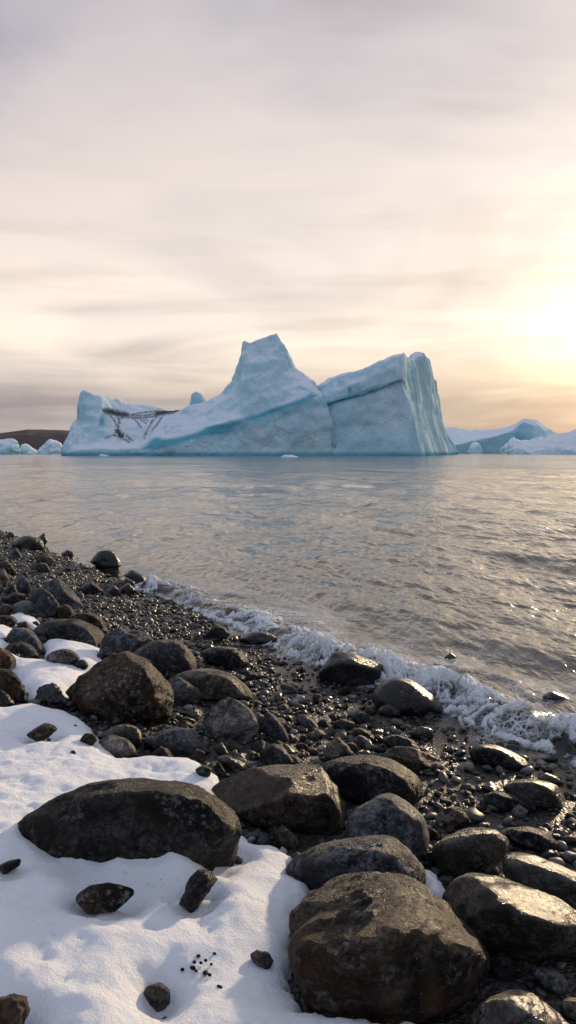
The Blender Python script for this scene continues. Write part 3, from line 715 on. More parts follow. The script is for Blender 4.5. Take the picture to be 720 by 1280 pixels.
# ------------------------------------------------------------------ gravel: thousands of pebbles, one object
def build_gravel():
    r = np.random.default_rng(5)
    shapes = []
    for k in range(14):
        V, Fc = ico(2)
        P = r.normal(size=(16, 3)); P /= np.linalg.norm(P, axis=1)[:, None]
        P *= np.array([1, r.uniform(.62, .95), r.uniform(.38, .72)])
        N, D = hull_planes(P, P.mean(0))
        d = V / np.linalg.norm(V, axis=1)[:, None]
        X = d * ((np.maximum(d @ N.T, 0) / D) ** (9 if k % 2 else 20)).sum(1)[:, None] ** (-1 / (9 if k % 2 else 20))
        shapes.append(X)
    n = 300000
    D = 2.0 + 18 * r.random(n) ** 0.75
    a = r.uniform(-0.72, 1.05, n)
    xy = np.stack([np.tan(a) * D, D], 1)
    t, s = shore_ts(xy)
    rad = 0.020 * (1 - r.random(n)) ** (-1 / 1.25)
    rad = np.where(rad > .075, .02 + .045 * r.random(n), rad)
    rad = np.maximum(rad, 0.0013 * D)
    cover = 1.05 * (1 + .35 * perlin(np.concatenate([xy * .8, np.zeros((n, 1))], 1)))
    wetband = sstep(0.95, .25, s + .35 * perlin(np.concatenate([xy * 1.1 + 7, np.zeros((n, 1))], 1))) * sstep(-1.2, .6, t)   # the smooth swash strip
    keepp = np.where(s < 0.0, .12 * np.exp(np.minimum(s, 0) / .25), cover * (1 - .6 * wetband))
    area = D * (1 + np.tan(a) ** 2) * 1.77 * 18 / .75 * (np.maximum((D - 2) / 18, 1e-3)) ** (1 / 3.) / n        # metres^2 per sample
    keepp = keepp * np.clip(area / (2.2 * rad ** 2), 0, 1)
    keep = (r.random(n) < keepp) & (s > -1.0) & (s < 5.5)
    xy, s, rad = xy[keep], s[keep], rad[keep]
    sdn = snow_sd(xy); k2 = sdn < 0.03
    xy, s, rad = xy[k2], s[k2], rad[k2]
    m = len(rad); print('pebbles', m)
    z = ground_z(xy) + rad * r.uniform(.0, .55, m)
    sel = r.integers(0, 14, m)
    B = np.stack(shapes)[sel]
    ax = r.normal(size=(m, 3)) * np.array([.45, .45, 1]); yaw = r.uniform(0, 6.283, m)
    ca, sa = np.cos(yaw), np.sin(yaw); t1, t2 = ax[:, 0] * .8, ax[:, 1] * .8
    X = B * rad[:, None, None] * r.uniform(.85, 1.3, (m, 1, 1))
    x, y, zz = X[..., 0], X[..., 1], X[..., 2]
    y, zz = y * np.cos(t1)[:, None] - zz * np.sin(t1)[:, None], y * np.sin(t1)[:, None] + zz * np.cos(t1)[:, None]
    x, zz = x * np.cos(t2)[:, None] - zz * np.sin(t2)[:, None], x * np.sin(t2)[:, None] + zz * np.cos(t2)[:, None]
    x, y = x * ca[:, None] - y * sa[:, None], x * sa[:, None] + y * ca[:, None]
    V = np.stack([x + xy[:, :1], y + xy[:, 1:], zz + z[:, None]], -1).reshape(-1, 3)
    Fc = (ico(2)[1][None] + (np.arange(m) * len(ico(2)[0]))[:, None, None]).reshape(-1, 3)
    me = mesh_np('gravel', V, Fc)
    nv = len(ico(2)[0])
    attr(me, 'tint', np.repeat(r.random(m), nv)); attr(me, 'wet', np.repeat(sstep(2.2, .6, s), nv))
    t = NT('gravel_stones')
    ti = t.attr('tint'); pos = t.n('ShaderNodeNewGeometry').outputs['Position']
    col = t.ramp(ti, [(0, (.006, .006, .008)), (.35, (.014, .014, .015)), (.55, (.035, .034, .035)), (.75, (.06, .052, .044)), (.9, (.12, .112, .105)), (1, (.24, .23, .215))])
    nn = t.noise(pos, 60, 5, .6)
    col = t.mix(1.0, col, t.ramp(nn, [(.3, .6), (.7, 1.35)]), 'MULTIPLY')
    w = t.attr('wet')
    col = t.mix(1.0, col, t.ramp(w, [(0, 1.0), (1, .7)]), 'MULTIPLY')
    b = t.n('ShaderNodeBsdfPrincipled', Roughness=t.math('ADD', t.maprange(w, 0, 1, .55, .28), t.math('MULTIPLY', nn, .12)), Normal=t.bump(t.noise(pos, 120, 4, .6), .25, .01))
    t.set(b.inputs['Base Color'], col)
    tag(link('gravel', me, t.done(b.outputs[0])), kind='stuff')
build_gravel()

# ------------------------------------------------------------------ snow
def build_snow():
    allp = np.concatenate(SNOW_W)
    x0, y0 = np.maximum(allp.min(0) - .1, [-7, .3]); x1, y1 = allp.max(0) + .1
    st = 0.016
    gx = np.arange(x0, x1, st); gy = np.concatenate([np.arange(y0, 5, st), np.arange(5, y1, .025)])
    GX, GY = np.meshgrid(gx, gy, indexing='ij'); xy = np.stack([GX, GY], -1).reshape(-1, 2)
    z, d, ins = snow_z(xy)
    # snow shrinks back around the stones it holds
    for fx, fy, fr, dep in ROCK_FOOT:
        if dep > 6: continue
        q = np.sqrt((xy[:, 0] - fx) ** 2 + (xy[:, 1] - fy) ** 2)
        z -= ins * .05 * np.exp(-((q - fr * .9) / (.04 + .2 * fr)) ** 2) * min(1, fr / .08)
    f = grid_faces(len(gx), len(gy))
    keep = (d[f] > -0.13).any(1)
    me = mesh_np('snow', np.concatenate([xy, z[:, None]], 1), f[keep])
    t = NT('snow')
    pos = t.n('ShaderNodeNewGeometry').outputs['Position']
    n = t.noise(pos, 3, 4); n2 = t.noise(pos, 140, 4, .7); n3 = t.noise(pos, 26, 6, .72)
    col = t.ramp(n, [(.3, (.82, .84, .90)), (.7, (.89, .90, .93))])
    dirt_dark = t.math('MULTIPLY', t.maprange(t.noise(pos, 75, 3, .5), .66, .72), t.maprange(t.noise(pos, 2.4, 2), .5, .62), clamp=True)
    col = t.mix(t.math('MULTIPLY', dirt_dark, .6), col, C4((.14, .12, .11)))
    h = t.math('ADD', t.math('MULTIPLY', n2, .35), t.math('MULTIPLY', n3, .9))
    b = t.n('ShaderNodeBsdfPrincipled', Roughness=.55, Normal=t.bump(h, .9, .026)); t.set(b.inputs['Base Color'], col)
    b.inputs['Specular IOR Level'].default_value = .2; b.inputs['Subsurface Weight'].default_value = .25; b.inputs['Subsurface Radius'].default_value = (.02, .03, .05); b.inputs['Subsurface Scale'].default_value = .5
    tag(link('snow', me, t.done(b.outputs[0])), kind='stuff')
build_snow()

# ------------------------------------------------------------------ sea
def wave_field(xy, cell, far):
    r = np.random.default_rng(9)
    z = np.zeros(len(xy))
    wind = math.atan2(-SNRM[1], -SNRM[0]) + math.pi                     # towards the shore
    for lam in np.geomspace(.16, 9, 64):
        th = wind + r.normal() * .40 - .30; k = 2 * math.pi / lam
        a = 0.0052 * lam ** .85 * (.55 + .9 * r.random()) * (1.0 if lam < 1.0 else .5)
        ph = (xy[:, 0] * math.cos(th) + xy[:, 1] * math.sin(th)) * k + r.uniform(0, 6.28)
        ph = ph + .9 * np.sin((xy[:, 0] * math.cos(th + 1.3) + xy[:, 1] * math.sin(th + 1.3)) * k * .37 + r.uniform(0, 6))
        fade = sstep(lam * .65, lam * .25, cell)
        s = np.sin(ph)
        z += a * fade * (s + .25 * np.cos(2 * ph)) * (1 + (1.1 * far if lam > 1.0 else .25 * far))
    return z
def build_sea():
    py = np.concatenate([np.linspace(563.1, 570, 26)[:-1], np.arange(570, 1010, .75), [1060, 1150, 1300, 1700]])
    D = CAMZ * F / (py - HOR)
    D = np.concatenate([[40000.0], D])
    inner = np.linspace(-.50, .50, 1000)
    az = np.concatenate([np.linspace(-1.35, -.50, 60)[:-1], inner, np.linspace(.50, 1.35, 60)[1:]])
    DD, AA = np.meshgrid(D, az, indexing='ij')
    xy = np.stack([np.tan(AA) * DD, DD], -1).reshape(-1, 2)
    cell = np.maximum(np.abs(np.gradient(D))[:, None] * np.ones_like(AA), .001 * DD).ravel()
    t, s = shore_ts(xy)
    dep = np.where(s < 0, -s, 0)
    amp = np.clip(dep / 2.2, .12, 1)
    P = np.concatenate([xy, np.zeros((len(xy), 1))], 1)
    gust = .75 + .5 * fbm(P * np.array([.05, .12, 1]), 3)
    z = wave_field(xy, cell, sstep(3, 16, dep)) * amp * gust
    nearb = (np.abs(t) < 60)
    jit = np.where(nearb, .25 * perlin(P * np.array([.7, .7, 1]) + 4), 0)
    # the swell that is breaking, and a second low one behind it
    z += np.where(nearb, .05 * np.exp(-((s + .80 + jit) / .28) ** 2) * sstep(-4.5, -1.5, t) + .05 * np.exp(-((s + 2.1 + 1.6 * jit) / .45) ** 2) + .04 * np.exp(-((s + 4.0 + 2 * jit) / .6) ** 2), 0)
    z += np.where(s > -.4, .012 * sstep(-.4, .0, s), 0)
    z += np.where(nearb, surf(t, s)[3], 0)
    f = grid_faces(len(D), len(az), flip=False)
    keep = (s[f] < .9).any(1)
    me = mesh_np('sea', np.concatenate([xy, z[:, None]], 1), f[keep])
    attr(me, 'depth', np.where(s < 0, .16 * dep, 0)); attr(me, 'shore', np.clip(s, -50, 5)); attr(me, 'along', np.clip(t, -60, 60))
    m = NT('sea_water')
    pos = m.n('ShaderNodeNewGeometry').outputs['Position']
    mp = m.n('ShaderNodeMapping', Vector=pos); mp.inputs['Rotation'].default_value = (0, 0, math.atan2(SNRM[1], SNRM[0]) + .4); mp.inputs['Scale'].default_value = (1.0, .42, 1)
    v = mp.outputs[0]
    h = m.math('ADD', m.math('MULTIPLY', m.noise(v, 1.2, 3, .5, .4), 1.0), m.math('ADD', m.math('MULTIPLY', m.noise(v, 6.0, 4, .55, .5), .26), m.math('MULTIPLY', m.noise(v, 19.0, 3, .5, .3), .055)))
    h = m.math('ADD', m.math('MULTIPLY', h, .5), m.math('MULTIPLY', m.noise(v, .03, 9, .56, .3), 9.0))
    nm = m.bump(h, 1.0, .33)
    fr = m.n('ShaderNodeFresnel', IOR=1.42, Normal=nm).outputs[0]
    gl = m.n('ShaderNodeBsdfGlossy', Color=C4((1, 1, 1)), Roughness=.09, Normal=nm)
    deep = m.n('ShaderNodeBsdfDiffuse', Color=C4((.080, .074, .062)))
    tr = m.n('ShaderNodeBsdfTransparent', Color=C4((.72, .72, .66)))
    df = m.maprange(m.attr('depth'), .02, .22, 0.0, 1.0)
    body = m.n('ShaderNodeMixShader', i0=df, i1=tr.outputs[0], i2=deep.outputs[0])
    water = m.n('ShaderNodeMixShader', i0=fr, i1=body.outputs[0], i2=gl.outputs[0])
    # lace of old foam behind the breaking wave
    sh = m.attr('shore')
    win = m.math('MULTIPLY', m.maprange(sh, -1.9, -.45), m.maprange(sh, .42, -.05))
    win = m.math('MULTIPLY', win, m.maprange(m.attr('along'), -3.6, -1.0))
    wv = m.n('ShaderNodeVectorMath', _operation='ADD', i0=pos, i1=m.n('ShaderNodeVectorMath', _operation='SCALE', i0=m.n('ShaderNodeTexNoise', Vector=pos, Scale=3.5, Detail=4).outputs['Color'], Scale=.45).outputs[0]).outputs[0]
    cell = m.n('ShaderNodeTexVoronoi', _feature='DISTANCE_TO_EDGE', Vector=wv, Scale=7.0).outputs[0]
    cell2 = m.n('ShaderNodeTexVoronoi', _feature='DISTANCE_TO_EDGE', Vector=wv, Scale=17.0).outputs[0]
    lace = m.math('MAXIMUM', m.maprange(cell, .0, .11, 1, 0), m.math('MULTIPLY', m.maprange(cell2, 0, .13, 1, 0), .8))
    lace = m.math('MULTIPLY', lace, m.maprange(m.noise(pos, 1.7, 4), .42, .58))
    lf = m.math('MULTIPLY', m.math('MULTIPLY', win, lace), .75, clamp=True)
    foam = m.n('ShaderNodeBsdfDiffuse', Color=C4((.75, .76, .78)))
    fin = m.n('ShaderNodeMixShader', i0=lf, i1=water.outputs[0], i2=foam.outputs[0])
    o = tag(link('sea', me, m.done(fin.outputs[0])), kind='structure')
build_sea()

# ------------------------------------------------------------------ surf foam
def build_foam():
    nt, ns = 1500, 190
    T = np.linspace(-4.6, 9.5, nt); Sx = np.linspace(-1.15, .42, ns)
    TT, SS = np.meshgrid(T, Sx, indexing='ij')
    Q = np.stack([TT, SS, np.zeros_like(TT)], -1).reshape(-1, 3)
    tt, s = Q[:, 0], Q[:, 1]
    Z0 = tt * 0
    w, env, vig, ridge = surf(tt, s)
    def billow(P, o=3, g=.55):
        v = 0; a = 1; w_ = 0
        for i in range(o):
            v = v + a * np.abs(perlin(P * 2.1 ** i + 31 * i)); w_ += a; a *= g
        return 2.2 * v / w_
    W1 = .30 * np.stack([fbm(Q * 1.9 + 50, 3), fbm(Q * 1.9 + 90, 3), Z0], -1)
    Qw = Q + W1; Qv = Q + W1 + .05 * np.stack([perlin(Q * 9 + 11), perlin(Q * 9 + 33), Z0], -1)
    rA = fbm(Qw * np.array([2.4, 3.4, 1]) + 7, 4, .55, ridged=True); rB = fbm(Qv * np.array([9, 5, 1]) + 3, 4, .6, ridged=True); rC = fbm(Qv * 19 + 2, 3, .6, ridged=True)
    lace = 1 - np.clip(billow(Qv * np.array([5.5, 6.5, 1]) + 60, 2, .6) / .45, 0, 1)        # thin threads between bubbles of clear water
    lead = np.exp(-((w - .03) / .07) ** 2)                                              # the churned leading edge
    crest = np.exp(-((w + .27) / .22) ** 2) * np.clip(vig * 1.25, 0, 1.3)
    body = sstep(.13, .0, w) * sstep(-.78, -.38, w)
    trail = sstep(.10, -.1, w) * sstep(-1.15, -.45, w)
    rA, rB, rC = ((x - x.mean()) / x.std() for x in (rA, rB, rC))
    cover = env * (.34 * lead + .44 * crest + body * (.03 + .23 * rA + .19 * rB + .09 * rC) + .55 * trail * lace * (.55 + .25 * rA)) - .10 - .6 * sstep(.06, .2, w)
    cc = np.clip(cover, 0, 1.0)
    z = .006 + ridge + np.where(s > -.4, .012 * sstep(-.4, .0, s), 0) + .062 * cc * body * (.35 + .65 * vig) * env + .004 * cc * rB + .002 * cc * rC
    z = z + .038 * env * np.clip(rA, 0, 1.6) * np.clip(crest - .45, 0, 1)                # tongues thrown up on the crest
    dx = .04 * perlin(Q * 5 + 40) * cc; dy = .05 * perlin(Q * 5 + 80) * cc - .35 * ridge
    ts, so = tt + dx, s - dy
    base = np.interp(tt, _tt, _ss)
    xy = _c + ts[:, None] * SDIR + (so + base)[:, None] * SNRM
    z = z + np.where(s < -.2, .03 * sstep(-.2, -.75, s) * env, 0)
    n1 = cover
    f = grid_faces(nt, ns)
    keep = (cover[f] > .05).any(1)
    me = mesh_np('foam', np.concatenate([xy, z[:, None]], 1), f[keep])
    attr(me, 'cover', cover)
    m = NT('sea_foam')
    pos = m.n('ShaderNodeNewGeometry').outputs['Position']
    n = m.noise(pos, 32, 6, .7, .6); nb = m.n('ShaderNodeTexVoronoi', Vector=pos, Scale=110.0).outputs['Distance']
    cv = m.math('ADD', m.attr('cover'), m.math('ADD', m.math('MULTIPLY', m.math('SUBTRACT', n, .5), 1.5), m.math('MULTIPLY', m.math('SUBTRACT', m.noise(pos, 95, 4, .6), .5), 1.1)))
    al = m.math('MULTIPLY', m.maprange(cv, .06, .50), m.maprange(m.attr('cover'), .05, .6, .45, .97))
    thick = m.maprange(m.attr('cover'), .15, .8)
    col = m.mix(thick, C4((.55, .58, .60)), C4((.80, .81, .83)))
    b = m.n('ShaderNodeBsdfPrincipled', Roughness=.7, Alpha=al, Normal=m.bump(m.math('ADD', n, m.math('MULTIPLY', nb, .8)), .7, .02)); m.set(b.inputs['Base Color'], col)
    b.inputs['Subsurface Weight'].default_value = .2; b.inputs['Subsurface Radius'].default_value = (.03, .04, .05); b.inputs['Subsurface Scale'].default_value = .5
    tag(link('foam', me, m.done(b.outputs[0])), kind='stuff')
    # spray and clots of froth thrown up along the crest
    r = np.random.default_rng(31)
    sel = r.choice(len(tt), 60000)
    sel = sel[(cover[sel] > .5) & (crest[sel] > .5)]
    sel = sel[r.random(len(sel)) < .05]
    m_ = len(sel)
    rad = .0028 * (1 - r.random(m_)) ** (-1 / 3.0); rad = np.minimum(rad, .009)
    up = np.abs(r.normal(size=m_)) * .022 + (r.random(m_) < .12) * r.random(m_) * .12
    C = np.concatenate([xy[sel] + r.normal(size=(m_, 2)) * .02, (z[sel] + up)[:, None]], 1)
    rad = np.where(up > .06, np.minimum(rad, .005), rad)
    V, Fc = ico(1)
    X = (V[None] * rad[:, None, None] * r.uniform(.7, 1.3, (m_, 1, 3)) + C[:, None]).reshape(-1, 3)
    me = mesh_np('spray', X, (Fc[None] + (np.arange(m_) * len(V))[:, None, None]).reshape(-1, 3))
    m2 = NT('spray'); b = m2.n('ShaderNodeBsdfPrincipled', Roughness=.3); b.inputs['Base Color'].default_value = (.85, .86, .88, 1)
    b.inputs['Transmission Weight'].default_value = .3; b.inputs['IOR'].default_value = 1.33
    tag(link('spray', me, m2.done(b.outputs[0])), kind='stuff')
    print('spray', m_)
build_foam()

# ------------------------------------------------------------------ ice
def ice_mat(name, snowy=.5):
    t = NT(name)
    pos = t.n('ShaderNodeNewGeometry').outputs['Position']
    nrm = t.n('ShaderNodeNewGeometry').outputs['Normal']
    up = t.n('ShaderNodeSeparateXYZ', Vector=nrm).outputs[2]
    n = t.noise(pos, .11, 7, .6, .5); n2 = t.noise(pos, .9, 7, .65, .3); n3 = t.noise(pos, .035, 4)
    col = t.ramp(t.math('ADD', t.math('MULTIPLY', n, .6), t.math('MULTIPLY', n3, .4)), [(.34, (.35, .575, .665)), (.5, (.47, .68, .755)), (.66, (.61, .765, .815))])
    # snow lies where the ice is flat enough to hold it
    sn = t.maprange(t.math('ADD', up, t.math('MULTIPLY', t.math('SUBTRACT', n2, .5), .5)), .46, .78)
    col = t.mix(t.math('MULTIPLY', sn, snowy), col, C4((.76, .80, .85)))
    # dense blue ice, and part of the painted crevice shade
    bl = t.math('ADD', t.attr('blue'), t.math('MULTIPLY', t.math('SUBTRACT', n, .5), .5))
    bl = t.math('MULTIPLY', t.maprange(bl, .2, .75), t.maprange(t.attr('blue'), .02, .15))
    col = t.mix(t.math('MULTIPLY', bl, .9), col, C4((.07, .33, .44)))
    # veins
    vc = t.n('ShaderNodeTexVoronoi', _feature='DISTANCE_TO_EDGE', Vector=t.n('ShaderNodeVectorMath', _operation='ADD', i0=pos, i1=t.n('ShaderNodeVectorMath', _operation='SCALE', i0=t.n('ShaderNodeTexNoise', Vector=pos, Scale=.12, Detail=5).outputs['Color'], Scale=14.0).outputs[0]).outputs[0], Scale=.055)
    ve = t.math('MULTIPLY', t.maprange(vc.outputs[0], 0, .02, 1, 0), t.maprange(n3, .45, .6))
    col = t.mix(t.math('MULTIPLY', ve, .35), col, C4((.20, .36, .46)))
    # rock debris frozen into the ice, and crevice shade painted on the fluted block
    di = t.attr('dirt_dark')
    dn = t.math('ADD', di, t.math('MULTIPLY', t.math('SUBTRACT', t.noise(pos, 1.5, 7, .78, .6), .5), 3.0))
    dm = t.math('MULTIPLY', t.maprange(dn, .42, .85), t.maprange(di, .02, .25))
    col = t.mix(t.math('MULTIPLY', dm, .93), col, C4((.040, .034, .036)))
    h = t.math('ADD', n2, t.math('MULTIPLY', t.noise(pos, 3.0, 5, .65), .3))
    h = t.math('SUBTRACT', h, t.math('MULTIPLY', ve, .3))
    b = t.n('ShaderNodeBsdfPrincipled', Roughness=t.maprange(sn, 0, 1, .48, .7), Normal=t.bump(h, .75, .8)); t.set(b.inputs['Base Color'], col)
    b.inputs['Specular IOR Level'].default_value = 0.0
    b.inputs['Subsurface Weight'].default_value = .18; b.inputs['Subsurface Radius'].default_value = (.4, 1.0, 1.4); b.inputs['Subsurface Scale'].default_value = 1.2
    return t.done(b.outputs[0])
ICE = ice_mat('iceberg_ice', .8)
WHITE_ICE = ice_mat('snowy_ice', 1.0)

def seg_dist(px, py, lines):
    d = np.full(px.shape, 1e9)
    for ln in lines:
        for (ax, ay), (bx, by) in zip(ln[:-1], ln[1:]):
            ex, ey = bx - ax, by - ay
            u = np.clip(((px - ax) * ex + (py - ay) * ey) / (ex * ex + ey * ey + 1e-9), 0, 1)
            d = np.minimum(d, np.hypot(px - ax - u * ex, py - ay - u * ey))
    return d

def loft(name, ST, Y0, nu, nv, mat, parent, origin, amp=1.0, blue=None, dirt_dark=None, flute=0.0, smooth=2, nscale=1.0, seed=0, recess=0.0):
    """ST: stations of K points (px, py, extra metres beyond Y0); py None = under water."""
    K = len(ST[0])
    A = np.zeros((len(ST), K, 3))
    for i, st in enumerate(ST):
        for j, (px, py, d) in enumerate(st):
            if py is None:
                g = at_depth(np.array(px), np.array(566.), np.array(Y0 + d)); g = np.array([g[0], g[1], -4.0])
            else: g = at_depth(np.array(px), np.array(py), np.array(float(Y0 + d)))
            A[i, j] = g
    # resample along both directions by arc length of the station centres / profile
    mid = A.mean(1); L = np.concatenate([[0], np.cumsum(np.linalg.norm(np.diff(A[:, K // 2], axis=0), axis=1) * .5 + np.linalg.norm(np.diff(mid, axis=0), axis=1) * .5 + .05)])
    uu = np.linspace(0, L[-1], nu)
    B = np.stack([[np.interp(uu, L, A[:, j, c]) for c in range(3)] for j in range(K)], 0).transpose(2, 0, 1)   # nu,K,3
    seg = np.linalg.norm(np.diff(B, axis=1), axis=2).mean(0) + .3
    G = np.concatenate([[0], np.cumsum(seg)]); G /= G[-1]
    vv = np.linspace(0, 1, nv)
    idx = np.clip(np.searchsorted(G, vv, side='right') - 1, 0, K - 2); fr = (vv - G[idx]) / (G[idx + 1] - G[idx])
    X = B[:, idx] * (1 - fr)[None, :, None] + B[:, idx + 1] * fr[None, :, None]
    for _ in range(smooth):
        Xs = X.copy(); Xs[1:-1, 1:-1] = .5 * X[1:-1, 1:-1] + .125 * (X[2:, 1:-1] + X[:-2, 1:-1] + X[1:-1, 2:] + X[1:-1, :-2]); X = Xs
    du = np.gradient(X, axis=0); dv = np.gradient(X, axis=1)
    N = np.cross(du, dv); N /= np.linalg.norm(N, axis=2)[..., None] + 1e-9
    Q = X * nscale + seed * 13.7
    px, py = project(X.reshape(-1, 3)); px = px.reshape(nu, nv); py = py.reshape(nu, nv)
    n = 1.3 * fbm(Q * .045, 3) + .75 * fbm(Q * .14 + 7, 4, .55) + .18 * fbm(Q * .6 + 3, 3) + 2.3 * (worley(Q * np.array([.07, .07, .085]) + .35 * np.stack([fbm(Q * .05, 2), fbm(Q * .05 + 9, 2), fbm(Q * .05 + 5, 2)], -1), seed) - .5) + .8 * (worley(Q * .22 + 5, seed + 3) - .5) - .8 * np.clip(fbm(Q * .07 + 20, 3, ridged=True) - .05, 0, 1)
    # scalloped facets: quantised large noise gives the broken planes of ice
    w = flute_w(X, px) if flute else 0.0 * px
    X = X + N * (amp * n * (1 - .65 * w))[..., None]
    if flute:
        cs = np.stack([X[..., 1] * .075 + .35 * fbm(X * .05, 3), X[..., 2] * .010, X[..., 0] * 0], -1)
        fl = fbm(cs * 1.0, 2, .5, ridged=True) * 1.2 + .28 * fbm(cs * 2.9 + 9, 3, .6, ridged=True)
        X = X + N * (w * flute * fl)[..., None]
        X[..., 2] *= 1 + .055 * sstep(498, 506, px) * fbm(np.stack([px * .21, 0 * px, 0 * px + 4], -1), 3, .65)
    V = X.reshape(-1, 3)
    px, py = project(V)
    me = mesh_np(name, V - origin, grid_faces(nu, nv))
    bm = bmesh.new(); bm.from_mesh(me); bmesh.ops.recalc_face_normals(bm, faces=bm.faces); bm.to_mesh(me); bm.free()
    attr(me, 'blue', np.zeros(len(V)) if blue is None else blue(px, py, V)); attr(me, 'dirt_dark', np.zeros(len(V)) if dirt_dark is None else dirt_dark(px, py, V))
    return link(name, me, mat, parent)

def flute_w(X, px): return sstep(500, 514, px + (X[..., 2] - 20) * -.25)

def empty(name, loc):
    o = bpy.data.objects.new(name, None); COL.objects.link(o); o.location = loc; o.empty_display_size = 2; return o

Y0 = 300.0
org = np.array([-15.0, Y0 + 20, 0.0])
berg = tag(empty('iceberg', org), 'huge blue-white iceberg with a tall peak, black debris streak and fluted sunlit end wall', 'iceberg')
def wl(b): # waterline teal undercut
    return lambda px, py, V: np.maximum(b(px, py, V), .75 * sstep(2.6, .3, V[:, 2]))
LIP = [(160, 563), (180, 559), (200, 554), (220, 550), (240, 545), (258, 539), (275, 534), (297, 527), (327, 517.5), (357, 507), (382, 498), (396, 492)]
def blue_mid(px, py, V):
    y = np.interp(px, [a for a, b in LIP], [b for a, b in LIP]); q = (py - y)
    band = np.exp(-((q - 1.5) / 6.0) ** 2) * sstep(150, 200, px) * sstep(399, 388, px)
    pocket = np.exp(-(((px - 272) / 14) ** 2 + ((py - 537) / 4.5) ** 2)) + .6 * np.exp(-(((px - 195) / 10) ** 2 + ((py - 552) / 7) ** 2))
    strip = .35 * np.exp(-((py - (y + 13)) / 6) ** 2) * sstep(230, 300, px)
    return np.clip(band * .75 + pocket + strip, 0, 1)
def dirt_left(px, py, V):
    L1 = [[(128, 512), (140, 514), (152, 518), (160, 519), (176, 520), (196, 517), (212, 514), (226, 510)], [(150, 519), (148, 530), (149, 541), (154, 548), (162, 553)], [(150, 541), (140, 545), (132, 547)],
          [(165, 520), (172, 528), (176, 534)], [(160, 519), (178, 516), (200, 513)], [(152, 521), (170, 523), (190, 521), (212, 515)], [(176, 521), (184, 526)], [(172, 517), (176, 524), (182, 529)], [(150, 541), (158, 545), (166, 551)], [(206, 516), (196, 531), (190, 538)], [(134, 515), (142, 524), (147, 534)], [(200, 517), (190, 527), (183, 540), (180, 548)], [(150, 524), (158, 520), (170, 521)], [(140, 514), (146, 520), (150, 528)]]
    d = seg_dist(px, py, L1)
    fat = seg_dist(px, py, [[(132, 513), (147, 517), (158, 519)], [(147, 539), (152, 545)], [(196, 517), (226, 511)]])
    return np.clip(np.maximum(0.80 - d / 4.6, 1.15 - fat / 7.0), 0, 1.2)
def mk(px, base, ys, ds, crest, cd, bd):
    y1, y2, y3 = ys; d0, d1, d2, d3 = ds
    return [(px, None, d0), (px, base, d0), (px, y1, d1), (px, y1 - .3 * (y1 - y2), d1 + .5), (px, y2, d2), (px, (y2 + y3) / 2, (d2 + d3) / 2), (px, y3, d3), (px, crest, cd), (px, crest + 2, cd + .35 * (bd - cd)), (px, 560, bd), (px, None, bd)]
A_ST = [mk(76.5, 569, (567, 564, 561), (11, 11, 11.2, 11.5), 557, 12, 15), mk(78, 569.3, (566, 561, 557), (9, 9, 9.5, 10.5), 552, 12, 17), mk(84, 569.3, (565, 558, 551), (6, 6, 7, 9), 541.5, 14, 25),
        mk(89, 569.3, (564, 557, 545), (4, 4.2, 6, 11), 529, 16, 30), mk(96, 569.3, (563, 556, 535), (3, 3.3, 6, 12), 521, 17, 34), mk(97, 569.3, (563, 556, 533), (3, 3.3, 6, 12), 509, 17, 34), mk(101, 569.3, (562, 556, 530), (2.5, 3, 6, 12), 492, 18, 36), mk(104.5, 569.3, (562, 556, 527), (2, 2.6, 6, 12), 486, 18, 40),
        mk(115, 569.3, (562, 556, 528), (1.5, 2, 6, 11), 490.5, 18, 44), mk(127, 569.3, (562, 556, 530), (1, 1.5, 6, 11), 495, 20, 46), mk(140, 569.3, (562, 556, 527), (1, 1.5, 6.5, 17), 497, 27, 50), mk(152, 569.3, (562, 555, 527), (2, 2.5, 8, 18), 499, 32, 50),
        mk(160, 569.2, (561, 554, 528), (3, 3.5, 9, 18), 502, 33, 50), mk(167, 569.2, (560, 554, 529), (4, 4.5, 10, 18), 507, 30, 50), mk(188, 569.2, (560, 552, 530), (6, 7, 12, 19), 512, 30, 50), mk(210, 569, (561, 552, 530), (8, 9, 13, 19), 513, 30, 50), mk(228, 569, (562, 553, 533), (9, 10, 14, 20), 512, 28, 50), mk(250, 569, (563, 555, 540), (10, 11, 15, 22), 520, 28, 50)]
loft('shoulder', A_ST, Y0, 260, 110, ICE, berg, org, .7, wl(lambda px, py, V: .75 * np.exp(-(((px - 127) / 4.5) ** 2 + ((py - 527) / 9) ** 2)) + .35 * sstep(118, 104, px) * sstep(497, 505, py) * sstep(535, 520, py)), dirt_left, seed=1)
A2 = [mk(155, 560, (552, 545, 530), (40, 40, 40, 41), 512, 44, 60), mk(162, 560, (552, 540, 520), (38, 38, 38, 40), 505, 44, 60), mk(178, 560, (552, 540, 520), (36, 36, 36, 40), 505.5, 44, 60), mk(190, 560, (552, 540, 520), (36, 36, 36, 40), 507, 44, 60), mk(203, 560, (552, 540, 525), (36, 36, 36, 40), 510.5, 44, 60), mk(218, 560, (552, 545, 530), (38, 38, 38, 40), 516, 44, 60)]
loft('rear_ridge', A2, Y0, 60, 50, ICE, berg, org, .35, lambda px, py, V: .25 + 0 * px, seed=2)
A3 = [mk(235, 530, (520, 515, 512), (46, 46, 46, 46.5), 509, 47, 52), mk(238, 530, (520, 512, 505), (44, 44, 44, 45), 500, 47, 56), mk(239.5, 530, (520, 510, 500), (44, 44, 44, 45), 491.5, 48, 58), mk(246, 530, (520, 508, 498), (42, 42, 42, 43), 488.5, 48, 58), mk(252, 530, (520, 508, 500), (43, 43, 43, 44), 492, 48, 56), mk(257, 530, (520, 510, 506), (44, 44, 44, 45), 500, 48, 54), mk(262, 530, (520, 514, 512), (46, 46, 46, 47), 508, 48, 52)]
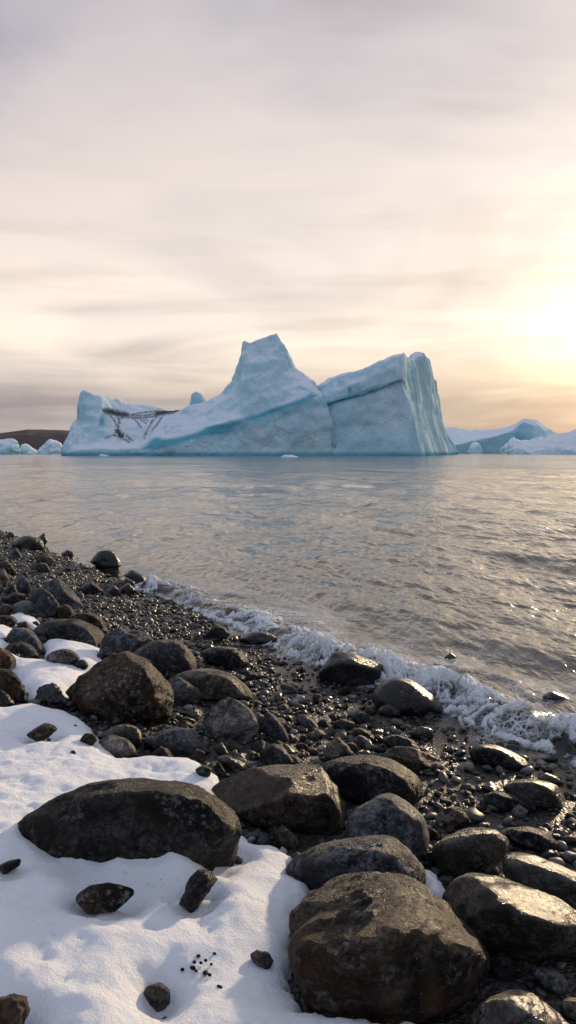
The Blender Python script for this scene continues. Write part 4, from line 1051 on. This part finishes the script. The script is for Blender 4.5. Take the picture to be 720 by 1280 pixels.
loft('ice_knob', A3, Y0, 50, 50, ICE, berg, org, .3, lambda px, py, V: .5 + 0 * px, seed=3)
B_ST = [mk(158, 569, (568, 567, 565), (8, 8, 8.2, 8.5), 563.5, 9, 12), mk(166, 569, (566.5, 563.5, 561), (4, 4, 4.6, 6), 558, 8, 18), mk(180, 569.2, (563, 557, 553), (2, 2.2, 3.5, 7), 547, 11, 26), mk(200, 569.3, (559, 551, 545), (1, 1.5, 3, 9), 534, 15, 34),
        mk(213, 569.3, (556, 547, 540), (1, 1.5, 3, 10), 522, 19, 40), mk(228, 569.4, (552, 543, 533), (.5, 1.2, 3, 11), 512, 22, 44), mk(240, 569.4, (550, 541, 527), (0, 1, 3, 11), 506.5, 23, 46), mk(258, 569.5, (545, 535.5, 520), (0, 1, 2.6, 10), 501, 23, 48), mk(275, 569.5, (540, 530, 512), (0, 1, 2.4, 10), 492, 22, 50), mk(290, 569.5, (536, 526, 505), (0, 1, 2.2, 10), 475, 21, 50),
        mk(296, 569.5, (534, 524, 500), (0, 1, 2.2, 10), 457, 20, 50), mk(300, 569.5, (532.5, 522.5, 495), (0, 1, 2.2, 10), 440, 19, 48), mk(302, 569.5, (532, 522, 490), (0, 1, 2.2, 9), 427, 19, 46), mk(305, 569.5, (531, 521, 488), (0, 1, 2, 9), 425, 19, 46), mk(312, 569.5, (528.5, 519, 484), (0, 1, 2, 8), 428, 18, 44),
        mk(327, 569.5, (523, 514, 480), (0, 1, 2, 7.5), 422.5, 18, 44), mk(346, 569.5, (516, 508, 470), (0, 1, 1.8, 8), 416, 18, 44), mk(350, 569.5, (514, 507, 472), (0, 1, 1.8, 8), 421, 18, 44), mk(357, 569.5, (511, 505, 475), (0, 1, 1.8, 8), 435, 18, 44), mk(370, 569.5, (506, 501, 480), (0, 1, 1.8, 8), 457, 18, 44), mk(382, 569.5, (500.5, 496.5, 483), (0, 1, 1.6, 6), 465, 16, 40),
        mk(391, 569.5, (497, 493.5, 486), (.2, 1.2, 1.6, 4), 474, 14, 36), mk(396, 569.5, (497, 493, 489), (.6, 1.6, 2, 4), 482, 12, 30), mk(402, 569.5, (504, 500, 497), (1, 2, 2.4, 3.5), 493, 8, 24), mk(409, 569.5, (520, 516, 513), (1.4, 2, 2.4, 3.5), 509, 7, 20), mk(415, 569.5, (540, 536, 533), (2, 2.4, 2.6, 3.2), 529, 6, 14), mk(418, 569.5, (560, 558, 556), (3, 3, 3, 3.4), 553, 5, 9)]
loft('peak', B_ST, Y0, 420, 170, ICE, berg, org, .85, wl(blue_mid), lambda px, py, V: np.clip(.54 - seg_dist(px, py, [[(268, 522), (280, 508), (288, 497)], [(240, 555), (252, 562), (258, 567)], [(382, 567), (388, 552)], [(300, 532), (330, 526), (365, 514)]]) / 1.6, 0, 1), seed=4)
def mkc(pxs, base, ys, ds, crest, cd, back):
    (p0, p1, p2, p3, p4) = pxs; y1, y2, y3 = ys; d0, d1, d2, d3 = ds; bpx, by, bd = back
    return [(p0, None, d0), (p0, base, d0), ((p0 + p1) / 2, (base + y1) / 2, (d0 + d1) / 2 + 1.0), (p1, y1, d1), (p1, y1 - .3 * (y1 - y2), d1 + .3), (p2, y2, d2), (p3, y3, d3), (p4, crest, cd), ((p4 + bpx) / 2, (crest + by) / 2 + .5, (cd + bd) / 2), (bpx, by, bd), (bpx, None, bd + 3)]
def q(px, base, y1, y2, y3, d, crest, cd):   # a front station
    d2 = max(d[2], d[1] - .8); d = (d[0], d[1], d2, max(d[3], d2 + .3)); cd = max(cd, d2 + 3)
    return mkc((px,) * 5, base, (y1, y2, y3), d, crest, cd, (px, crest + 6, 95))
C_ST = [q(396, 569, 514, 510, 500, (9, 10, 10, 11), 482, 18), q(404, 569.2, 510, 506.5, 495, (6, 7, 6, 7), 478, 12), q(416, 569.4, 506, 502.5, 488, (3, 4.5, 3, 4.2), 470.5, 9), q(430, 569.4, 502, 498.5, 484, (2, 3.5, 2, 3), 466, 7), q(452, 569.4, 497, 493.5, 476, (1, 2.5, 1, 2), 461, 6), q(465, 569.4, 492, 489, 471, (.5, 2.2, .5, 1.5), 456.5, 5), q(477, 569.4, 488, 485, 466, (0, 2, 0, 1.2), 451, 4), q(490, 569.4, 482.5, 479.5, 459, (0, 2, 0, 1.2), 445.5, 4),
        mkc((508, 498, 499, 500, 499), 569.3, (479, 475.5, 455), (0, 3, .5, 1.6), 443.5, 4, (505, 452, 96)),
        mkc((519, 503.5, 505, 505.5, 503.5), 569.2, (478, 474, 460), (1, 4, 2, 2.6), 442, 6, (510, 452, 97)), mkc((526, 510, 509, 508.5, 507), 569, (500, 475, 462), (11.8, 11.1, 11.1, 11.1), 448.5, 13.3, (515, 456, 98)), mkc((533, 516, 514, 513, 511), 568.6, (505, 478, 462), (22.2, 20.7, 20.7, 20.7), 450.5, 22.2, (520, 458, 99)), mkc((539, 522, 519, 517, 516), 568.4, (508, 480, 462), (31.1, 29.6, 29.6, 29.6), 449, 31.1, (524, 458, 100)),
        mkc((545, 529, 525, 523, 522), 568.2, (512, 482, 462), (40.7, 38.5, 38.5, 38.5), 445, 39.2, (528, 460, 102)), mkc((550, 535, 529, 527, 526), 568.0, (515, 485, 464), (48.8, 46.6, 46.6, 45.9), 450, 47.4, (532, 466, 104)), mkc((555, 540, 534, 532, 531.5), 567.8, (518, 488, 467), (57.7, 55.5, 54.8, 54.0), 453, 55.5, (536, 485, 106)), mkc((559, 543.5, 538, 535.5, 534.2), 567.6, (525, 495, 478), (65.1, 62.9, 62.2, 62.2), 473, 62.9, (541, 505, 108)),
        mkc((562, 547, 543, 540, 538.5), 567.4, (535, 510, 490), (71.0, 69.6, 68.8, 68.8), 478, 69.6, (546, 528, 110)), mkc((564, 553, 548, 545, 543.5), 567.2, (547, 530, 517), (77.0, 75.5, 74.7, 74.7), 509, 75.5, (550, 542, 112)), mkc((566, 559, 554, 551, 549), 567, (555, 547, 540), (82.9, 81.4, 80.7, 80.7), 536, 81.4, (556, 552, 116)), mkc((567, 563, 561, 559, 558), 566.9, (561, 557, 554), (88.8, 87.3, 87.3, 87.3), 549, 87.3, (562, 560, 122)), mkc((566, 565, 564, 563, 562), 566.7, (564, 563, 561), (94.0, 93.2, 93.2, 93.2), 560, 93.2, (563, 564, 128))]
loft('fluted_block', C_ST, Y0, 620, 200, ICE, berg, org, .7, wl(lambda px, py, V: .4 * np.exp(-((py - (505 - (px - 410) * .335)) / 3) ** 2) * sstep(505, 495, px) * sstep(398, 412, px) + sstep(503, 511, px + (V[:, 2] - 20) * -.25) * np.clip(-.02 + .34 * fbm(np.stack([px * .42 + .11 * V[:, 2], .012 * V[:, 2], 0 * px], -1), 3), 0, .8) + .3 * sstep(500, 470, px) * sstep(470, 485, py + (px - 480) * .3) * sstep(500, 480, py + (px - 480) * .335) + .75 * np.exp(-(((px - 437) / 3) ** 2 + ((py - 487) / 5) ** 2))),  # blue line under the cap deepens the painted crevice shade
     lambda px, py, V: np.clip(.44 - seg_dist(px, py, [[(406, 506), (430, 500.5), (447, 495), (470, 487), (500, 475)], [(411, 524), (416, 538), (416.5, 545)], [(449, 496), (450, 502)], [(404, 506), (410, 520)]]) / 1.5, 0, 1), flute=2.1, seed=5, smooth=1)  # dark lines paint shade into the crevices under the cap

# ---- the other bergs
def simple(px, base, mids, ds, crest, cd, bd):
    return mk(px, base, mids, ds, crest, cd, bd)
Y1 = 520.0
o1 = np.array([130., Y1 + 20, 0])
b1 = tag(empty('iceberg', o1), 'long low iceberg with white snow slope, teal cliff face and steep blue hump', 'iceberg')
b1_st = [mk(540, 566.5, (562, 559, 553), (20, 20, 21, 26), 541, 40, 70), mk(550, 566.5, (561, 558, 551), (15, 15, 16, 24), 536, 45, 75), mk(567, 566.6, (558.5, 556, 549), (8, 8.5, 9, 22), 533.5, 50, 80), mk(590, 566.6, (553.5, 551, 546), (4, 5, 5, 22), 537, 50, 80), mk(604, 566.6, (550.5, 548, 544), (3, 4, 4, 22), 535.5, 50, 80), mk(622, 566.6, (547, 544, 540), (2, 3, 3, 20), 534, 46, 80), mk(634, 566.7, (543, 540, 537), (2, 4, 4, 16), 533, 40, 80),
         mk(641, 566.7, (545, 540, 536), (2, 5, 6, 14), 531.5, 36, 80), mk(648, 566.7, (548, 538, 531), (2, 6, 8, 14), 527, 32, 78), mk(655, 566.7, (550, 538, 529), (2, 6, 9, 14), 522.8, 30, 76), mk(664, 566.7, (551, 540, 530), (3, 7, 10, 15), 523.2, 30, 76), mk(672, 566.7, (552, 542, 531), (4, 8, 11, 16), 523.8, 30, 74), mk(680, 566.7, (554, 546, 537), (6, 9, 13, 18), 530, 30, 70), mk(690, 566.7, (557, 550, 544), (8, 11, 15, 20), 537, 30, 66), mk(700, 566.7, (560, 556, 552), (12, 14, 18, 22), 547, 30, 55), mk(708, 566.6, (564, 563, 562), (20, 21, 22, 24), 560, 28, 40)]
loft('ice_body', b1_st, Y1, 260, 90, ICE, b1, o1, .8, lambda px, py, V: np.clip(.46 * sstep(0, 2.5, py - np.interp(px, [540, 567, 590, 622, 634, 641, 655, 690, 708], [559, 556, 551, 544, 540, 536, 526, 540, 562])) * sstep(700, 640, px) + .22 * sstep(640, 650, px) * sstep(690, 660, px), 0, 1), seed=6, nscale=.7)
Y2 = 500.0
def quick(label, pts, Y, base, depth, mat, amp, seed, nu=90, nv=50, blue=None, thick=.5, nscale=1.0):
    """pts: crest line (px, py). A rounded lump of ice with its own depth."""
    a, b = pts[0][0], pts[-1][0]
    st = []
    for px, y in pts:
        u = (px - a) / (b - a); wd = depth * math.sqrt(max(.02, 1 - (2 * u - 1) ** 2))
        hh = base - y
        st.append([(px, None, -wd * .5), (px, base, -wd * .5), (px, base - .25 * hh, -wd * .46), (px, base - .6 * hh, -wd * .33), (px, base - .88 * hh, -wd * .15), (px, y, 0), (px, y + .25 * hh, wd * .3), (px, base - .2 * hh, wd * .5), (px, None, wd * .5)])
    o = np.array([((a + b) / 2 - 360) / F * Y, Y, 0.0])
    ob = loft('iceberg', st, Y, nu, nv, mat, None, o, amp * 1.5, blue, None, seed=seed, nscale=2.4, smooth=1)
    ob.location = o; tag(ob, label, 'iceberg')
    return ob
quick('pale pyramid iceberg rising behind the smooth white berg', [(668, 562), (675, 554), (680, 545), (684, 537.5), (687, 535.3), (692, 539), (697, 543), (706, 549), (716, 556)], 515, 566.5, 26, ICE, .35, 11, blue=lambda px, py, V: .2 + 0 * px)
quick('small white dome iceberg before the teal cliff face', [(584.5, 564), (587, 558), (590, 553.5), (594, 552), (598, 553), (601, 557), (603, 564)], 500, 566.8, 11, WHITE_ICE, .15, 12, 50, 40)
quick('smooth white sloping iceberg cut off by the picture edge', [(624.5, 563), (627, 559.5), (631, 556.5), (637, 550), (642, 546.8), (646, 549), (651, 551.5), (662, 549), (675, 545.5), (690, 542.5), (705, 540), (720, 537.3), (740, 535), (770, 536), (800, 545), (815, 560)], 440, 567.3, 50, WHITE_ICE, .5, 13, 200, 70)
quick('blue blocky iceberg at the picture edge below the dark land', [(-34, 560), (-28, 551), (-15, 548), (0, 548.3), (10, 547.5), (17, 547.8), (21, 549.5), (23.2, 554), (24.5, 563)], 420, 567.5, 22, ICE, .5, 14, blue=lambda px, py, V: .35 * sstep(552, 558, py))
quick('small white iceberg with a rounded hump between two larger bergs', [(24, 563), (25.5, 557.5), (28, 554.5), (32, 553), (35, 554), (38, 557), (41, 559.5), (45, 561.5), (48, 565)], 430, 567.4, 12, WHITE_ICE, .2, 15, 60, 40)
quick('white sunlit iceberg wedge beside the big iceberg', [(45, 565.5), (49, 560), (54, 556), (58, 551), (62, 548.2), (66, 548.4), (71, 550), (75, 553), (78, 557), (81, 564)], 410, 567.6, 18, WHITE_ICE, .3, 16, 70, 44)
def floe(label, x0, x1, ytop, ybase, mat=WHITE_ICE, seed=20):
    Y = CAMZ * F / (ybase - HOR); c = (x0 + x1) / 2; w = (x1 - x0) / 2; h = ybase - ytop
    r = np.random.default_rng(seed)
    pts = [(c - w, ybase - .1 * h), (c - .8 * w, ybase - .5 * h), (c - .45 * w, ytop + .15 * h * r.random()), (c - .1 * w, ytop + .4 * h * r.random()), (c + .2 * w, ytop + .2 * h), (c + .55 * w, ytop + .5 * h), (c + .85 * w, ybase - .35 * h), (c + w, ybase - .05 * h)]
    ob = quick(label, pts, Y, ybase, w * Y / F * 1.2, mat, .05, seed, 40, 30); ob.name = 'ice_floe'; ob['category'] = 'ice floe'
floe('small white ice floe drifting in front of the huge iceberg', 351, 373, 567.6, 571.6, seed=21)
floe('tiny white ice floe by the shoulder of the huge iceberg', 123, 136, 567.4, 569.9, seed=22)
floe('thin low ice floe near the smooth white sloping iceberg', 655, 682, 567.6, 569.4, seed=23)
floe('little ice lump between the two small bergs and the open water', 62, 78, 567.2, 568.9, seed=24)
floe('little blocky ice lump under the rounded hump iceberg', 33, 43, 564.4, 568.4, seed=25)

# ------------------------------------------------------------------ dark land on the horizon
def build_land():
    Y = 1600.0
    px = np.linspace(-700, 330, 320)
    top = np.interp(px, [-700, -300, -120, 0, 14, 35, 60, 80, 130, 220, 330], [536, 530, 536, 542, 540, 537.2, 537.5, 537.6, 541, 549, 562.5])
    rows = np.linspace(0, 1, 30)
    V = []
    for i, x in enumerate(px):
        T = at_depth(np.array(x), np.array(top[i]), np.array(Y + 260.0))
        for r_ in rows:
            yy = Y + 260 * r_ * 1.15
            z = -2 + (T[2] + 2) * min(1, (1 - (1 - min(r_ * 1.15, 1)) ** 1.7))
            V.append((T[0] * (yy / (Y + 260)), yy, z))
    for r_ in ():
        pass
    V = np.array(V); V[:, 2] += np.clip(V[:, 2], 0, 12) / 12 * (3.5 * fbm(V * np.array([.012, .012, 0]), 5, .6))
    nb = V.reshape(320, 30, 3)
    back = nb[:, -1:].copy(); back[..., 1] += 500; back[..., 2] = -3
    V = np.concatenate([nb, back], 1)
    me = mesh_np('hills', V.reshape(-1, 3), grid_faces(320, 31))
    t = NT('dark_land'); pos = t.n('ShaderNodeNewGeometry').outputs['Position']
    mp = t.n('ShaderNodeMapping', Vector=pos); mp.inputs['Scale'].default_value = (1, 1, 4)
    n = t.noise(mp.outputs[0], .02, 7, .6)
    col = t.ramp(n, [(.35, (.035, .022, .022)), (.6, (.07, .045, .04)), (.72, (.13, .10, .09))])
    b = t.n('ShaderNodeBsdfPrincipled', Roughness=.9); t.set(b.inputs['Base Color'], col)
    tag(link('hills', me, t.done(b.outputs[0])), kind='structure')
build_land()

# ------------------------------------------------------------------ render settings
S.view_settings.view_transform = 'Standard'; S.view_settings.look = 'None'; S.view_settings.gamma = 1; S.view_settings.exposure = 0.12
S.view_settings.use_curve_mapping = False
S.render.engine = 'CYCLES'
S.cycles.max_bounces = 6; S.cycles.transparent_max_bounces = 12; S.cycles.use_denoising = True
S.cycles.caustics_reflective = False; S.cycles.caustics_refractive = False; S.cycles.sample_clamp_indirect = 8
